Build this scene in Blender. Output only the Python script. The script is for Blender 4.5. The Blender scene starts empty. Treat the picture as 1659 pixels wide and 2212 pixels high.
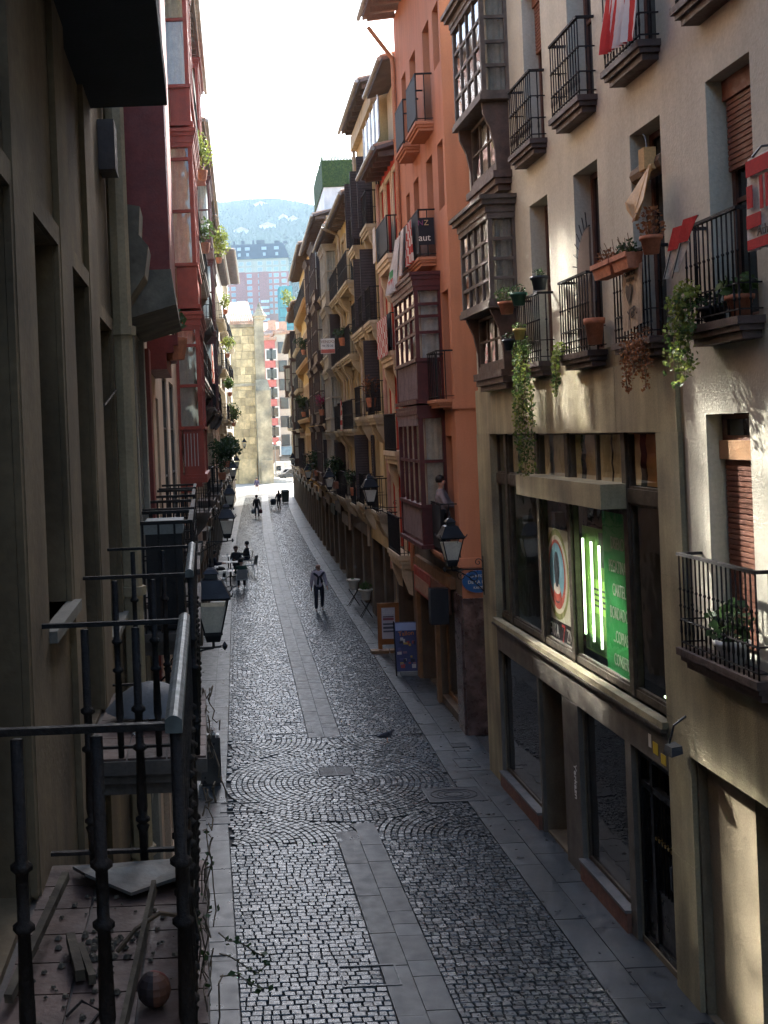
import bpy, bmesh, math, random
from mathutils import Vector, Matrix
R = random.Random(11)
rad = math.radians
sc = bpy.context.scene
col = sc.collection

# ------------------------------------------------------------------ camera
CAM_H = 6.65
cd = bpy.data.cameras.new('camera')
cam = bpy.data.objects.new('camera', cd)
col.objects.link(cam)
cd.sensor_fit = 'VERTICAL'
cd.sensor_height = 24.0
cd.lens = 2400.0 / 2212.0 * 24.0
cd.shift_x = (829.5 - 439.0) / 2212.0
cd.shift_y = -(1106.0 - 945.0) / 2212.0
cd.clip_start = 0.05
cd.clip_end = 6000
roll = rad(2.3)
cr = Vector((math.cos(roll), 0, -math.sin(roll)))
cu = Vector((math.sin(roll), 0, math.cos(roll)))
cam.matrix_world = Matrix(((cr.x, cu.x, 0, 0), (cr.y, cu.y, -1, 0), (cr.z, cu.z, 0, CAM_H), (0, 0, 0, 1)))
sc.camera = cam

# ------------------------------------------------------------------ light
SUN_AZ, SUN_EL = rad(30), rad(35)          # azimuth from +Y towards +X
world = bpy.data.worlds.new('World')
sc.world = world
world.use_nodes = True
wn = world.node_tree
bg = wn.nodes['Background']
sky = wn.nodes.new('ShaderNodeTexSky')
sky.sky_type = 'NISHITA'
sky.sun_disc = False
sky.sun_elevation = SUN_EL
sky.sun_rotation = SUN_AZ
sky.air_density = 1.0
sky.dust_density = 2.0
sky.ozone_density = 1.0
wn.links.new(sky.outputs[0], bg.inputs[0])
bg.inputs[1].default_value = 0.15
sd = bpy.data.lights.new('sun', 'SUN')
sd.energy = 5.0
sd.angle = rad(0.6)
sd.color = (1.0, 0.94, 0.85)
sun = bpy.data.objects.new('sun', sd)
col.objects.link(sun)
tow = Vector((math.sin(SUN_AZ) * math.cos(SUN_EL), math.cos(SUN_AZ) * math.cos(SUN_EL), math.sin(SUN_EL)))
sun.rotation_euler = tow.to_track_quat('Z', 'Y').to_euler()
sun.location = tow * 60
vs = sc.view_settings
vs.view_transform = 'Standard'
vs.look = 'None'
vs.exposure = 2.35
vs.gamma = 1.0
cy = sc.cycles
cy.use_denoising = True
try:
    cy.denoiser = 'OPENIMAGEDENOISE'
    cy.denoising_input_passes = 'RGB_ALBEDO_NORMAL'
except Exception:
    pass
cy.max_bounces = 7
cy.diffuse_bounces = 4
cy.glossy_bounces = 3
cy.transmission_bounces = 4
cy.transparent_max_bounces = 10
cy.volume_bounces = 0
cy.sample_clamp_indirect = 0
cy.caustics_reflective = True
cy.caustics_refractive = False
cy.blur_glossy = 0.0
cy.use_guiding = True
cy.use_surface_guiding = True
cy.use_volume_guiding = False
cy.guiding_training_samples = 96
cy.use_adaptive_sampling = True
cy.adaptive_threshold = 0.012

# ------------------------------------------------------------------ street line
TAB = [(-60, 0), (21, 0), (24, .1), (28.8, .24), (35, .42), (49, .85), (60, 1.26), (74, 1.8), (95, 2.8), (118, 4.0), (150, 5.8), (300, 14)]
def dl(Y):
    for (a, b), (c, d) in zip(TAB, TAB[1:]):
        if Y <= c:
            return b + (d - b) * (Y - a) / (c - a)
    return TAB[-1][1]

# ------------------------------------------------------------------ materials
MATS = {}
def M(name, c, rough=.75, var=.18, scale=3.0, streak=0.0, bump=.12, bscale=55.0, metal=0.0, spec=.4, fine=.12, c2=None, c2scale=1.2, c2amt=.6, randomv=0.0, trans=0.0, alpha=None, emit=None, estr=0):
    """principled material: base colour broken up by two noises, vertical weather streaks, a second blotch colour and fine bump"""
    if name in MATS:
        return MATS[name]
    m = bpy.data.materials.new(name)
    m.use_nodes = True
    n = m.node_tree.nodes
    L = m.node_tree.links.new
    b = n['Principled BSDF']
    b.inputs['Roughness'].default_value = rough
    b.inputs['Metallic'].default_value = metal
    b.inputs['Specular IOR Level'].default_value = spec
    geo = n.new('ShaderNodeNewGeometry')
    def noise(s, detail=4, vec=None):
        t = n.new('ShaderNodeTexNoise')
        t.inputs['Scale'].default_value = s
        t.inputs['Detail'].default_value = detail
        L(vec or geo.outputs['Position'], t.inputs['Vector'])
        return t.outputs['Fac']
    def ramp(x, lo, hi, a=0.0, bb=1.0):
        r = n.new('ShaderNodeMapRange')
        L(x, r.inputs['Value'])
        r.inputs['From Min'].default_value = lo
        r.inputs['From Max'].default_value = hi
        r.inputs['To Min'].default_value = a
        r.inputs['To Max'].default_value = bb
        return r.outputs[0]
    def mix(kind, f, a, bb):
        x = n.new('ShaderNodeMix')
        x.data_type = 'RGBA'
        x.blend_type = kind
        for sock, v in ((x.inputs[0], f), (x.inputs[6], a), (x.inputs[7], bb)):
            if hasattr(v, 'is_output') or hasattr(v, 'links'):
                L(v, sock)
            else:
                sock.default_value = v
        return x.outputs[2]
    def mul(cc, fac):
        x = n.new('ShaderNodeVectorMath')
        x.operation = 'SCALE'
        if isinstance(cc, tuple):
            x.inputs[0].default_value = cc[:3]
        else:
            L(cc, x.inputs[0])
        L(fac, x.inputs['Scale'])
        return x.outputs[0]
    cur = (*c, 1)
    if c2 is not None:
        cur = mix('MIX', ramp(noise(c2scale, 5), .45, .68, 0, c2amt), cur, (*c2, 1))
    if var > 0:
        cur = mul(cur, ramp(noise(scale, 5), .3, .7, 1 - var, 1 + var))
    if fine > 0:
        cur = mul(cur, ramp(noise(bscale * .7, 3), .3, .7, 1 - fine, 1 + fine))
    if streak > 0:
        mp = n.new('ShaderNodeVectorMath')
        mp.operation = 'MULTIPLY'
        L(geo.outputs['Position'], mp.inputs[0])
        mp.inputs[1].default_value = (3.4, 3.4, .4)
        cur = mul(cur, ramp(noise(1.0, 9, mp.outputs[0]), .36, .62, 1 - streak, 1))
    if randomv > 0:
        oi = n.new('ShaderNodeObjectInfo')
        cur = mul(cur, ramp(oi.outputs['Random'], 0, 1, 1 - randomv, 1 + randomv))
    if isinstance(cur, tuple):
        b.inputs['Base Color'].default_value = cur
    else:
        L(cur, b.inputs['Base Color'])
    if bump > 0:
        bp = n.new('ShaderNodeBump')
        bp.inputs['Strength'].default_value = bump
        bp.inputs['Distance'].default_value = .02
        L(noise(bscale, 4), bp.inputs['Height'])
        L(bp.outputs[0], b.inputs['Normal'])
    if rough < .7:
        L(ramp(noise(scale * 2.3, 4), .3, .7, max(.03, rough - .1), min(1, rough + .12)), b.inputs['Roughness'])
    if emit:
        b.inputs['Emission Color'].default_value = (*emit, 1)
        b.inputs['Emission Strength'].default_value = estr
    if trans:
        tr = n.new('ShaderNodeBsdfTranslucent')
        if isinstance(cur, tuple):
            tr.inputs[0].default_value = cur
        else:
            L(cur, tr.inputs[0])
        ms = n.new('ShaderNodeMixShader')
        ms.inputs[0].default_value = trans
        L(b.outputs[0], ms.inputs[1])
        L(tr.outputs[0], ms.inputs[2])
        L(ms.outputs[0], n['Material Output'].inputs[0])
    MATS[name] = m
    return m

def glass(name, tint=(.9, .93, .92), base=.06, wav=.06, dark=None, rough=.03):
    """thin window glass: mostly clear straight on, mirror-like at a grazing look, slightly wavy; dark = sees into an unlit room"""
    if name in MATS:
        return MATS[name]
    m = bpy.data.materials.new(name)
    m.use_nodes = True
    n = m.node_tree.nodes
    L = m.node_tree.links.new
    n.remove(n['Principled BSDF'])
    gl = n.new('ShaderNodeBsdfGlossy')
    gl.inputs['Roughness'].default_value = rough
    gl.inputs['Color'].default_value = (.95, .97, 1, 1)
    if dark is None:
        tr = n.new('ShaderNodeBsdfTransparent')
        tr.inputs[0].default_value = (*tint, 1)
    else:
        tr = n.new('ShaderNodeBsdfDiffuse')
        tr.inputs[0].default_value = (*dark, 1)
    fr = n.new('ShaderNodeLayerWeight')
    fr.inputs['Blend'].default_value = .5
    pw = n.new('ShaderNodeMath')
    pw.operation = 'POWER'
    pw.inputs[1].default_value = 4.2
    L(fr.outputs['Facing'], pw.inputs[0])
    ad = n.new('ShaderNodeMath')
    ad.operation = 'MULTIPLY_ADD'
    ad.inputs[1].default_value = .9
    ad.inputs[2].default_value = base
    ad.use_clamp = True
    L(pw.outputs[0], ad.inputs[0])
    nt = n.new('ShaderNodeTexNoise')
    nt.inputs['Scale'].default_value = 1.7
    geo = n.new('ShaderNodeNewGeometry')
    L(geo.outputs['Position'], nt.inputs['Vector'])
    bp = n.new('ShaderNodeBump')
    bp.inputs['Strength'].default_value = wav
    bp.inputs['Distance'].default_value = .1
    L(nt.outputs['Fac'], bp.inputs['Height'])
    L(bp.outputs[0], gl.inputs['Normal'])
    ms = n.new('ShaderNodeMixShader')
    L(ad.outputs[0], ms.inputs[0])
    L(tr.outputs[0], ms.inputs[1])
    L(gl.outputs[0], ms.inputs[2])
    L(ms.outputs[0], n['Material Output'].inputs[0])
    MATS[name] = m
    return m

def stripes(name, c1, c2, axis, freq, check=None):
    """printed cloth: stripes along one axis, or a chequer when check is the second axis"""
    if name in MATS:
        return MATS[name]
    m = bpy.data.materials.new(name)
    m.use_nodes = True
    n = m.node_tree.nodes
    L = m.node_tree.links.new
    b = n['Principled BSDF']
    b.inputs['Roughness'].default_value = .85
    tc = n.new('ShaderNodeNewGeometry')
    sp = n.new('ShaderNodeSeparateXYZ')
    L(tc.outputs['Position'], sp.inputs[0])
    def sq(ax, f):
        a = n.new('ShaderNodeMath'); a.operation = 'MULTIPLY'; a.inputs[1].default_value = f
        L(sp.outputs[ax], a.inputs[0])
        fr = n.new('ShaderNodeMath'); fr.operation = 'FRACT'; L(a.outputs[0], fr.inputs[0])
        g = n.new('ShaderNodeMath'); g.operation = 'GREATER_THAN'; g.inputs[1].default_value = .5; L(fr.outputs[0], g.inputs[0])
        return g.outputs[0]
    f = sq(axis, freq)
    if check is not None:
        g = sq(check, freq)
        x = n.new('ShaderNodeMath'); x.operation = 'SUBTRACT'; L(f, x.inputs[0]); L(g, x.inputs[1])
        y = n.new('ShaderNodeMath'); y.operation = 'ABSOLUTE'; L(x.outputs[0], y.inputs[0])
        f = y.outputs[0]
    mx = n.new('ShaderNodeMix'); mx.data_type = 'RGBA'
    L(f, mx.inputs[0]); mx.inputs[6].default_value = (*c1, 1); mx.inputs[7].default_value = (*c2, 1)
    L(mx.outputs[2], b.inputs['Base Color'])
    tr = n.new('ShaderNodeBsdfTranslucent'); L(mx.outputs[2], tr.inputs[0])
    ms = n.new('ShaderNodeMixShader'); ms.inputs[0].default_value = .3
    L(b.outputs[0], ms.inputs[1]); L(tr.outputs[0], ms.inputs[2]); L(ms.outputs[0], n['Material Output'].inputs[0])
    MATS[name] = m
    return m

# ------------------------------------------------------------------ mesh helpers
WORK = bpy.data.scenes.new('workbench')          # throw-away scene: modifiers and lettering are evaluated here, quickly
def evaluate(o):
    WORK.collection.objects.link(o)
    vl = WORK.view_layers[0]
    vl.update()
    me = bpy.data.meshes.new_from_object(o.evaluated_get(vl.depsgraph))
    bpy.data.objects.remove(o)
    return me
WL = {}
IDENT = lambda a, b, c: (a, b, c)
class MB:
    """collects faces in world coordinates; build() links them as one mesh object"""
    def __init__(s, f=IDENT):
        s.v = []; s.f = []; s.map = f
    def pts(s, L):
        i = len(s.v)
        s.v.extend(L)
        return i
    def quad(s, *p):
        i = s.pts([s.map(*q) for q in p])
        s.f.append(tuple(range(i, i + len(p))))
    def box(s, a0, a1, b0, b1, c0, c1):
        i = s.pts([s.map(a, b, c) for c in (c0, c1) for b in (b0, b1) for a in (a0, a1)])
        for q in ((0, 2, 3, 1), (4, 5, 7, 6), (0, 1, 5, 4), (2, 6, 7, 3), (0, 4, 6, 2), (1, 3, 7, 5)):
            s.f.append(tuple(i + k for k in q))
        return s
    def hexa(s, P):
        i = s.pts([s.map(*q) for q in P])
        for q in ((0, 2, 3, 1), (4, 5, 7, 6), (0, 1, 5, 4), (2, 6, 7, 3), (0, 4, 6, 2), (1, 3, 7, 5)):
            s.f.append(tuple(i + k for k in q))
        return s
    def prism(s, poly, c0, c1, order=None):
        """poly in the (a, c) plane, extruded along b from c0 to c1 (order maps (p, q, e) to (a, b, c))"""
        order = order or (lambda p, q, e: (p, e, q))
        n = len(poly)
        i = s.pts([s.map(*order(p, q, e)) for e in (c0, c1) for p, q in poly])
        s.f.append(tuple(range(i, i + n)))
        s.f.append(tuple(range(i + 2 * n - 1, i + n - 1, -1)))
        for k in range(n):
            s.f.append((i + k, i + (k + 1) % n, i + n + (k + 1) % n, i + n + k))
        return s
    def tube(s, path, r, n=6, cap=True):
        path = [Vector(s.map(*p)) for p in path]
        rs = r if isinstance(r, (list, tuple)) else [r] * len(path)
        rings = []
        u = None
        for k, p in enumerate(path):
            d = (path[min(k + 1, len(path) - 1)] - path[max(k - 1, 0)])
            d = d.normalized() if d.length > 1e-9 else Vector((0, 0, 1))
            if u is None:
                u = d.cross(Vector((0, 0, 1)))
                if u.length < .1:
                    u = d.cross(Vector((1, 0, 0)))
            u = (u - d * u.dot(d)).normalized()
            w = d.cross(u)
            i = s.pts([tuple(p + (u * math.cos(6.28318 * j / n) + w * math.sin(6.28318 * j / n)) * rs[k]) for j in range(n)])
            rings.append(i)
        for a, b in zip(rings, rings[1:]):
            for j in range(n):
                s.f.append((a + j, a + (j + 1) % n, b + (j + 1) % n, b + j))
        if cap:
            s.f.append(tuple(rings[0] + j for j in reversed(range(n))))
            s.f.append(tuple(rings[-1] + j for j in range(n)))
        return s
    def lathe(s, x, y, prof, n=10, sq=None, z0=0):
        """profile of (radius, z) turned about a vertical axis; n=4 with sq gives square sections"""
        rings = []
        off = .785398 if sq else 0
        k = 1.41421 if sq else 1
        for r, z in prof:
            rings.append(s.pts([s.map(x + r * k * math.cos(6.28318 * j / n + off), y + r * k * math.sin(6.28318 * j / n + off), z0 + z) for j in range(n)]))
        for a, b in zip(rings, rings[1:]):
            for j in range(n):
                s.f.append((a + j, a + (j + 1) % n, b + (j + 1) % n, b + j))
        s.f.append(tuple(rings[0] + j for j in reversed(range(n))))
        s.f.append(tuple(rings[-1] + j for j in range(n)))
        return s
    def mesh(s, name, origin=(0, 0, 0)):
        me = bpy.data.meshes.new(name)
        ox, oy, oz = origin
        me.from_pydata([(x - ox, y - oy, z - oz) for x, y, z in s.v], [], s.f)
        me.update()
        return me
    def build(s, name, m, parent=None, smooth=False, label=None, cat=None, group=None, kind=None):
        if parent is None:
            xs = [p[0] for p in s.v]; ys = [p[1] for p in s.v]; zs = [p[2] for p in s.v]
            org = Vector(((min(xs) + max(xs)) / 2, (min(ys) + max(ys)) / 2, min(zs)))
        else:
            org = WL[parent.name]
        me = s.mesh(name, org)
        if smooth:
            me.polygons.foreach_set('use_smooth', [True] * len(me.polygons))
        for mm in (m if isinstance(m, (list, tuple)) else [m]):
            me.materials.append(mm)
        o = bpy.data.objects.new(name, me)
        col.objects.link(o)
        if parent is None:
            o.location = org
        else:
            o.parent = parent
        WL[o.name] = org
        tag(o, label, cat, group, kind)
        return o

def tag(o, label=None, cat=None, group=None, kind=None):
    if label: o['label'] = label
    if cat: o['category'] = cat
    if group: o['group'] = group
    if kind: o['kind'] = kind
    return o

def thing(name, label, cat, loc, group=None):
    o = bpy.data.objects.new(name, None)
    o.empty_display_size = .2
    col.objects.link(o)
    o.location = loc
    WL[o.name] = Vector(loc)
    return tag(o, label, cat, group)

def inst(me, name, parent, loc, rot=None, scale=None, matl=None):
    """a part that shares its mesh; loc in world coordinates"""
    o = bpy.data.objects.new(name, me)
    col.objects.link(o)
    o.parent = parent
    o.location = Vector(loc) - (WL[parent.name] if parent else Vector((0, 0, 0)))
    if rot: o.rotation_euler = rot
    if scale: o.scale = scale
    WL[o.name] = Vector(loc)
    return o

def text(body, name, parent, m, origin, xdir, updir, size, stretch=1.0, depth=.003, align='CENTER'):
    """flat lettering with a little thickness; xdir = reading direction, updir = up, both world vectors"""
    cu_ = bpy.data.curves.new(name, 'FONT')
    cu_.body = body
    cu_.size = size
    cu_.align_x = align
    cu_.align_y = 'CENTER'
    cu_.extrude = depth
    cu_.resolution_u = 3
    tmp = bpy.data.objects.new(name, cu_)
    me = evaluate(tmp)
    me.materials.clear()
    me.materials.append(m)
    o = bpy.data.objects.new(name, me)
    col.objects.link(o)
    x = Vector(xdir).normalized(); u = Vector(updir).normalized(); z = x.cross(u)
    o.parent = parent
    loc = Vector(origin) - WL[parent.name]
    o.matrix_local = Matrix(((x.x * stretch, u.x, z.x, loc.x), (x.y * stretch, u.y, z.y, loc.y), (x.z * stretch, u.z, z.z, loc.z), (0, 0, 0, 1)))
    return o

# ------------------------------------------------------------------ palette
IRON = M('wrought_iron', (.011, .011, .012), .65, var=.35, scale=8, metal=0, spec=.25, bump=.4, c2=(.05, .03, .02), c2amt=.4)
GALV = M('galvanised_rail', (.10, .115, .115), .5, var=.3, scale=14, metal=.4, bump=.06)
GLASS = glass('window_glass')
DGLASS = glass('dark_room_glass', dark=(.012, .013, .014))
SUNGLASS = glass('boosted_mirror_glass', dark=(.03, .03, .028), base=.9, wav=.012, rough=.06)  # reflectance raised to near-mirror so panes throw sun patches across the street
SUNCLEAR = glass('boosted_mirror_clear_glass', base=.8, wav=.012, rough=.06)  # bay panes, reflectance likewise raised to bounce sun onto the facing house
MGLASS = glass('dim_room_glass', dark=(.05, .05, .045))
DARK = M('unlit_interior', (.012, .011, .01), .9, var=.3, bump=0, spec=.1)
ROOMD = M('dim_interior', (.06, .055, .05), .9, var=.4, bump=0, spec=.1)
WHITEP = M('white_paint', (.72, .7, .66), .55, var=.1, streak=.15)
CREAMW = M('cream_render', (.56, .50, .40), .85, var=.12, streak=.22)
TILE = M('clay_roof_tile', (.42, .25, .16), .8, var=.35, scale=9, c2=(.5, .45, .36), c2amt=.7)
TERRA = M('terracotta', (.42, .15, .075), .75, var=.2, scale=12, c2=(.3, .22, .17), c2amt=.5)
CURTAIN = M('pale_curtain', (.72, .66, .54), .9, var=.12, scale=7, streak=.18, bump=.1, trans=.45)
CURT2 = M('net_curtain', (.62, .6, .56), .9, var=.12, scale=9, streak=.25, bump=.1, trans=.3)
# ================================================================== ground
COB = M('cobble_granite', (.04, .048, .052), .3, var=.42, scale=9.5, bump=.14, bscale=90, fine=.18, c2=(.055, .062, .065), c2scale=3.1, c2amt=.75, spec=.85)
SLABM = M('granite_slab', (.042, .049, .053), .36, var=.16, scale=2.2, bump=.18, bscale=160, fine=.2, randomv=.22, c2=(.05, .053, .053), c2scale=1.7, c2amt=.55, spec=.75)
STRIPM = M('pale_granite_slab', (.05, .057, .061), .42, var=.12, scale=2.5, bump=.15, bscale=160, fine=.2, randomv=.32, c2=(.034, .037, .038), c2amt=.4, spec=.5)
BED = M('joint_grit', (.042, .043, .042), .7, var=.4, scale=20, bump=.3, bscale=200)
FARCOB = M('distant_setts', (.04, .043, .045), .33, var=.25, scale=1.3, bump=.7, bscale=9, fine=.3, spec=.5)
PLAZA = M('plaza_paving', (.42, .39, .33), .7, var=.15, scale=.4, bump=.1)
EARTH = M('city_ground', (.2, .19, .17), .9, var=.3, scale=.05)

g = MB()
g.quad((-1500, -200, -.08), (1500, -200, -.08), (1500, 420, -.08), (-1500, 420, -.08))
g.build('ground', EARTH, kind='structure')
def strip(mb, x0, x1, y0, y1, z, step=3.0):
    n = max(1, int((y1 - y0) / step))
    for k in range(n):
        a = y0 + (y1 - y0) * k / n; b = y0 + (y1 - y0) * (k + 1) / n
        mb.quad((x0 + dl(a), a, z), (x1 + dl(a), a, z), (x1 + dl(b), b, z), (x0 + dl(b), b, z))
KL, KR, SL, SM, SR = .16, 4.44, 1.93, 2.28, 2.63       # kerb lines and the central strip
s_ = MB(); strip(s_, KL - .02, KR + .02, -48, 119.5, -.04)
street = s_.build('street', BED, kind='structure')
s_ = MB(); strip(s_, KL, KR, 119.5, 126, -.004)
s_.build('far_street', FARCOB, kind='structure')
p_ = MB(); p_.quad((-40, 122.5, -.02), (60, 122.5, -.02), (60, 190, -.02), (-40, 190, -.02))
p_.build('plaza', PLAZA, kind='structure')
s_ = MB(); strip(s_, -1.6, KL - .02, -48, 126, -.03)
pav_l = s_.build('left_pavement', BED, kind='structure')
s_ = MB(); strip(s_, KR + .02, 6.6, -48, 126, -.03)
pav_r = s_.build('right_pavement', BED, kind='structure')

def ubox(name, m, bev=.5, jit=0.0, seed=0):
    """unit stone: top face inset, softly broken edge; footprint 1 x 1, z from -1 to 0"""
    r = random.Random(seed)
    mb = MB()
    j = lambda q: q + r.uniform(-jit, jit)
    c = [(-.5, -.5), (.5, -.5), (.5, .5), (-.5, .5)]
    ring = lambda k, z: [(j(x * k), j(y * k), z) for x, y in c]
    a = mb.pts(ring(.99, -1)); b = mb.pts(ring(.985, -.28)); d = mb.pts(ring(1 - bev * .5, 0))
    for p, q in ((a, b), (b, d)):
        for k in range(4):
            mb.f.append((p + k, p + (k + 1) % 4, q + (k + 1) % 4, q + k))
    mb.f.append((d, d + 1, d + 2, d + 3))
    me = mb.mesh(name)
    me.materials.append(m)
    return me

SLABME = ubox('slab', SLABM, .012)
STRIPME = ubox('slab', STRIPM, .012)
def slabs(parent, me, x0, x1, y0, y1, lens, top=.0, gap=.006):
    y = y0
    while y < y1:
        ln = R.choice(lens)
        c = y + ln / 2
        ang = math.atan2(dl(c + .5) - dl(c - .5), 1.0)
        inst(me, 'slab', parent, ((x0 + x1) / 2 + dl(c), c, top + R.uniform(-.003, .003)), (0, 0, -ang), (x1 - x0 - gap, ln - gap, .05))
        y += ln
slabs(pav_l, SLABME, -.2, KL, 9.5, 70, (.9, 1.0, 1.1, 1.2))
slabs(pav_l, SLABME, -.95, -.2, 10.2, 40, (1.0, 1.3, 1.5))
slabs(pav_r, SLABME, KR, 4.86, 10, 70, (.9, 1.0, 1.2))
slabs(pav_r, SLABME, 4.86, 5.5, 10, 70, (1.1, 1.3, 1.5))
for x0, x1 in ((-.7, KL), (KR, 5.5)):
    slabs(pav_l if x0 < 0 else pav_r, SLABME, x0, x1, 70, 122, (2.4, 3.0))
slabs(pav_l, SLABME, -.7, -.2, 40, 70, (1.6, 2.0))
for x0, x1, ls in ((SL, SM, (.9, 1.2, 1.4)), (SM, SR, (.35, .4, .7, .8, 1.0))):
    slabs(street, STRIPME, x0, x1, 9.6, 18.05, ls, .004)
    slabs(street, STRIPME, x0, x1, 24.25, 72, ls, .004)
    slabs(street, STRIPME, x0, x1, 72, 120, (2.2, 2.8), .004)

# setts: the 300 nearest are objects, the others one mesh
STONES = [ubox('cobble', COB, .26, .035, k) for k in range(14)]
near, far_mb = [], MB()
def stone(cx, cy, w, d, ang=0.0):
    near.append((cx, cy, w, d, ang))
PITCH = .108
def in_cover(x, y):
    return 20.0 > y > 19.72 and 3.75 < x < 4.6 or (2.0 < x < 2.7 and 21.5 < y < 22.1)
y = 10.2
while y < 119:
    ros = 18.02 < y < 24.27
    if not ros:
        for x0, x1 in ((KL, SL), (SR, KR)):
            x = x0 + .006 + R.uniform(-.05, 0) * 0
            first = True
            while x < x1 - .03:
                w = R.uniform(.095, .165)
                if first: w *= R.uniform(.5, 1); first = False
                if x1 - x - w < .06: w = x1 - x - .008
                if w < .03: break
                stone(x + w / 2 + dl(y) + R.uniform(-.004, .004), y + R.uniform(-.008, .008), w - .011, PITCH - .011 + R.uniform(-.009, .003), R.uniform(-.05, .05))
                x += w
    y += PITCH
# rosette
RC = (2.32, 21.15)
for cx, cy, rmax, corner in ((RC[0], RC[1], 2.16, False), (KL, 18.02, 2.6, True), (KR, 18.02, 2.6, True), (KL + .08, 24.27, 2.6, True), (KR + .08, 24.27, 2.6, True)):
    r = .07
    while r < rmax:
        n = max(5, round(6.2832 * r / .128))
        ph = R.random()
        for k in range(n):
            a = 6.2832 * (k + ph) / n
            x, y = cx + r * math.cos(a), cy + r * math.sin(a)
            e = dl(y)
            if not (KL + e + .04 < x < KR + e - .04 and 18.05 < y < 24.25): continue
            if corner:
                if math.hypot(x - RC[0], y - RC[1]) < 2.2: continue
                ds = [math.hypot(x - px, y - py) for px, py in ((KL, 18.02), (KR, 18.02), (KL + .08, 24.27), (KR + .08, 24.27))]
                if min(ds) < r - 1e-6: continue
            stone(x, y, 6.2832 * r / n - .016, PITCH - .016, a + 1.5708)
        r += PITCH
near.sort(key=lambda q: q[1])
vis = [q for q in near if q[1] > 12.35 and q[0] > .1 and q[0] * 2400 / q[1] < 1180]
ids = set(id(q) for q in vis[:300])
for q in near:
    cx, cy_, w, d, ang = q
    if in_cover(cx, cy_): continue
    if 13.33 < cy_ < 13.8 and 1.42 < cx < 1.93: zt = -.006
    else: zt = R.uniform(-.006, .005)
    if id(q) in ids:
        inst(R.choice(STONES), 'cobble', street, (cx, cy_, zt), (R.uniform(-.03, .03), R.uniform(-.03, .03), ang), (w, d, .04))
    else:
        ca, sa = math.cos(ang), math.sin(ang)
        tx, ty = R.uniform(-.05, .05), R.uniform(-.05, .05)
        lv = [(-.5, -.5), (.5, -.5), (.5, .5), (-.5, .5)]
        def ring(k, z, jt):
            out = []
            for px, py in lv:
                px = px * k * w + R.uniform(-jt, jt); py = py * k * d + R.uniform(-jt, jt)
                out.append((cx + px * ca - py * sa, cy_ + px * sa + py * ca, z + px * tx + py * ty))
            return out
        b0 = far_mb.pts(ring(1, zt - .035, .002)); b1 = far_mb.pts(ring(.98, zt - .009, .003)); b2 = far_mb.pts(ring(.89, zt, .004))
        for p, q2 in (((b0, b1), (b1, b2)) if cy_ < 45 else ((b0, b2),)):
            p, q2 = (p, q2)
            for k in range(4):
                far_mb.f.append((p + k, p + (k + 1) % 4, q2 + (k + 1) % 4, q2 + k))
        far_mb.f.append((b2, b2 + 1, b2 + 2, b2 + 3))
far_mb.build('cobbles', COB, street, kind='stuff')

# covers and grates let into the paving
STEEL = M('worn_steel', (.10, .105, .11), .4, var=.3, scale=10, metal=.7, bump=.2)
CASTI = M('cast_iron_cover', (.05, .052, .055), .5, var=.3, scale=12, metal=.5, bump=.3)
def cover(name, label, x0, x1, y0, y1, kind):
    t = thing(name, label, 'manhole cover', ((x0 + x1) / 2, (y0 + y1) / 2, 0))
    fr = MB(); w = .022
    z0, z1 = -.02, .011
    fr.box(x0, x1, y0, y0 + w, z0, z1); fr.box(x0, x1, y1 - w, y1, z0, z1)
    fr.box(x0, x0 + w, y0 + w, y1 - w, z0, z1); fr.box(x1 - w, x1, y0 + w, y1 - w, z0, z1)
    fr.build('frame', STEEL, t)
    if kind == 'plate2':
        m_ = (x0 + x1) / 2
        for a, b in ((x0 + w + .02, m_ - .012), (m_ + .012, x1 - w - .02)):
            MB().box(a, b, y0 + w + .004, y1 - w - .004, -.02, .006).build('plate', CASTI, t)
        MB().box(m_ - .01, m_ + .01, y0 + w, y1 - w, -.02, .009).build('crossbar', STEEL, t)
    elif kind == 'grate':
        MB().box(x0 + w, x1 - w, y0 + w, y1 - w, -.02, .007).build('plate', CASTI, t)
        cx, cy_ = (x0 + x1) / 2, (y0 + y1) / 2
        for r in ((.12, .2, .28) if x1 - x0 > .6 else ()):
            rg = MB()
            rg.tube([(cx + r * 1.5 * math.cos(a * .2618), cy_ + r * math.sin(a * .2618), .009) for a in range(25)], .008, 4, False)
            rg.build('raised_ring', CASTI, t)
    elif kind == 'slab':
        MB().box(x0 + w, x1 - w, y0 + w, y1 - w, -.02, .005).build('inset_slab', SLABM, t)
    return t
cover('manhole_cover', 'steel framed cover half in setts, half in central strip, nearest to camera', 1.40, 2.12, 13.30, 13.83, 'ring')
cover('manhole_cover', 'two-plate iron cover at the centre of the cobble rosette', 1.98, 2.70, 21.52, 22.08, 'plate2')
cover('manhole_cover', 'large dark iron cover with oval rings by the right-hand kerb', 3.76, 4.80, 19.74, 20.52, 'grate')
cover('manhole_cover', 'long steel frame in setts where the rosette meets the far central strip', 1.12, 2.2, 24.68, 25.62, 'ring')
cover('manhole_cover', 'low steel frame crossing the left-hand kerb line beside the rosette', .03, .78, 19.66, 20.16, 'ring')
cover('manhole_cover', 'square inset stone cover in left pavement just before the rosette', -.22, .2, 19.08, 19.45, 'slab')
cover('manhole_cover', 'small inset stone cover in left pavement close below the balcony vine', -.22, .03, 14.24, 14.65, 'slab')
cover('manhole_cover', 'pale inset stone cover in right pavement near the shop corner pillar', 4.74, 5.16, 21.7, 22.3, 'slab')
cover('manhole_cover', 'narrow dark grate across right pavement beyond the shop corner pillar', 4.92, 5.28, 23.1, 23.4, 'grate')
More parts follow.
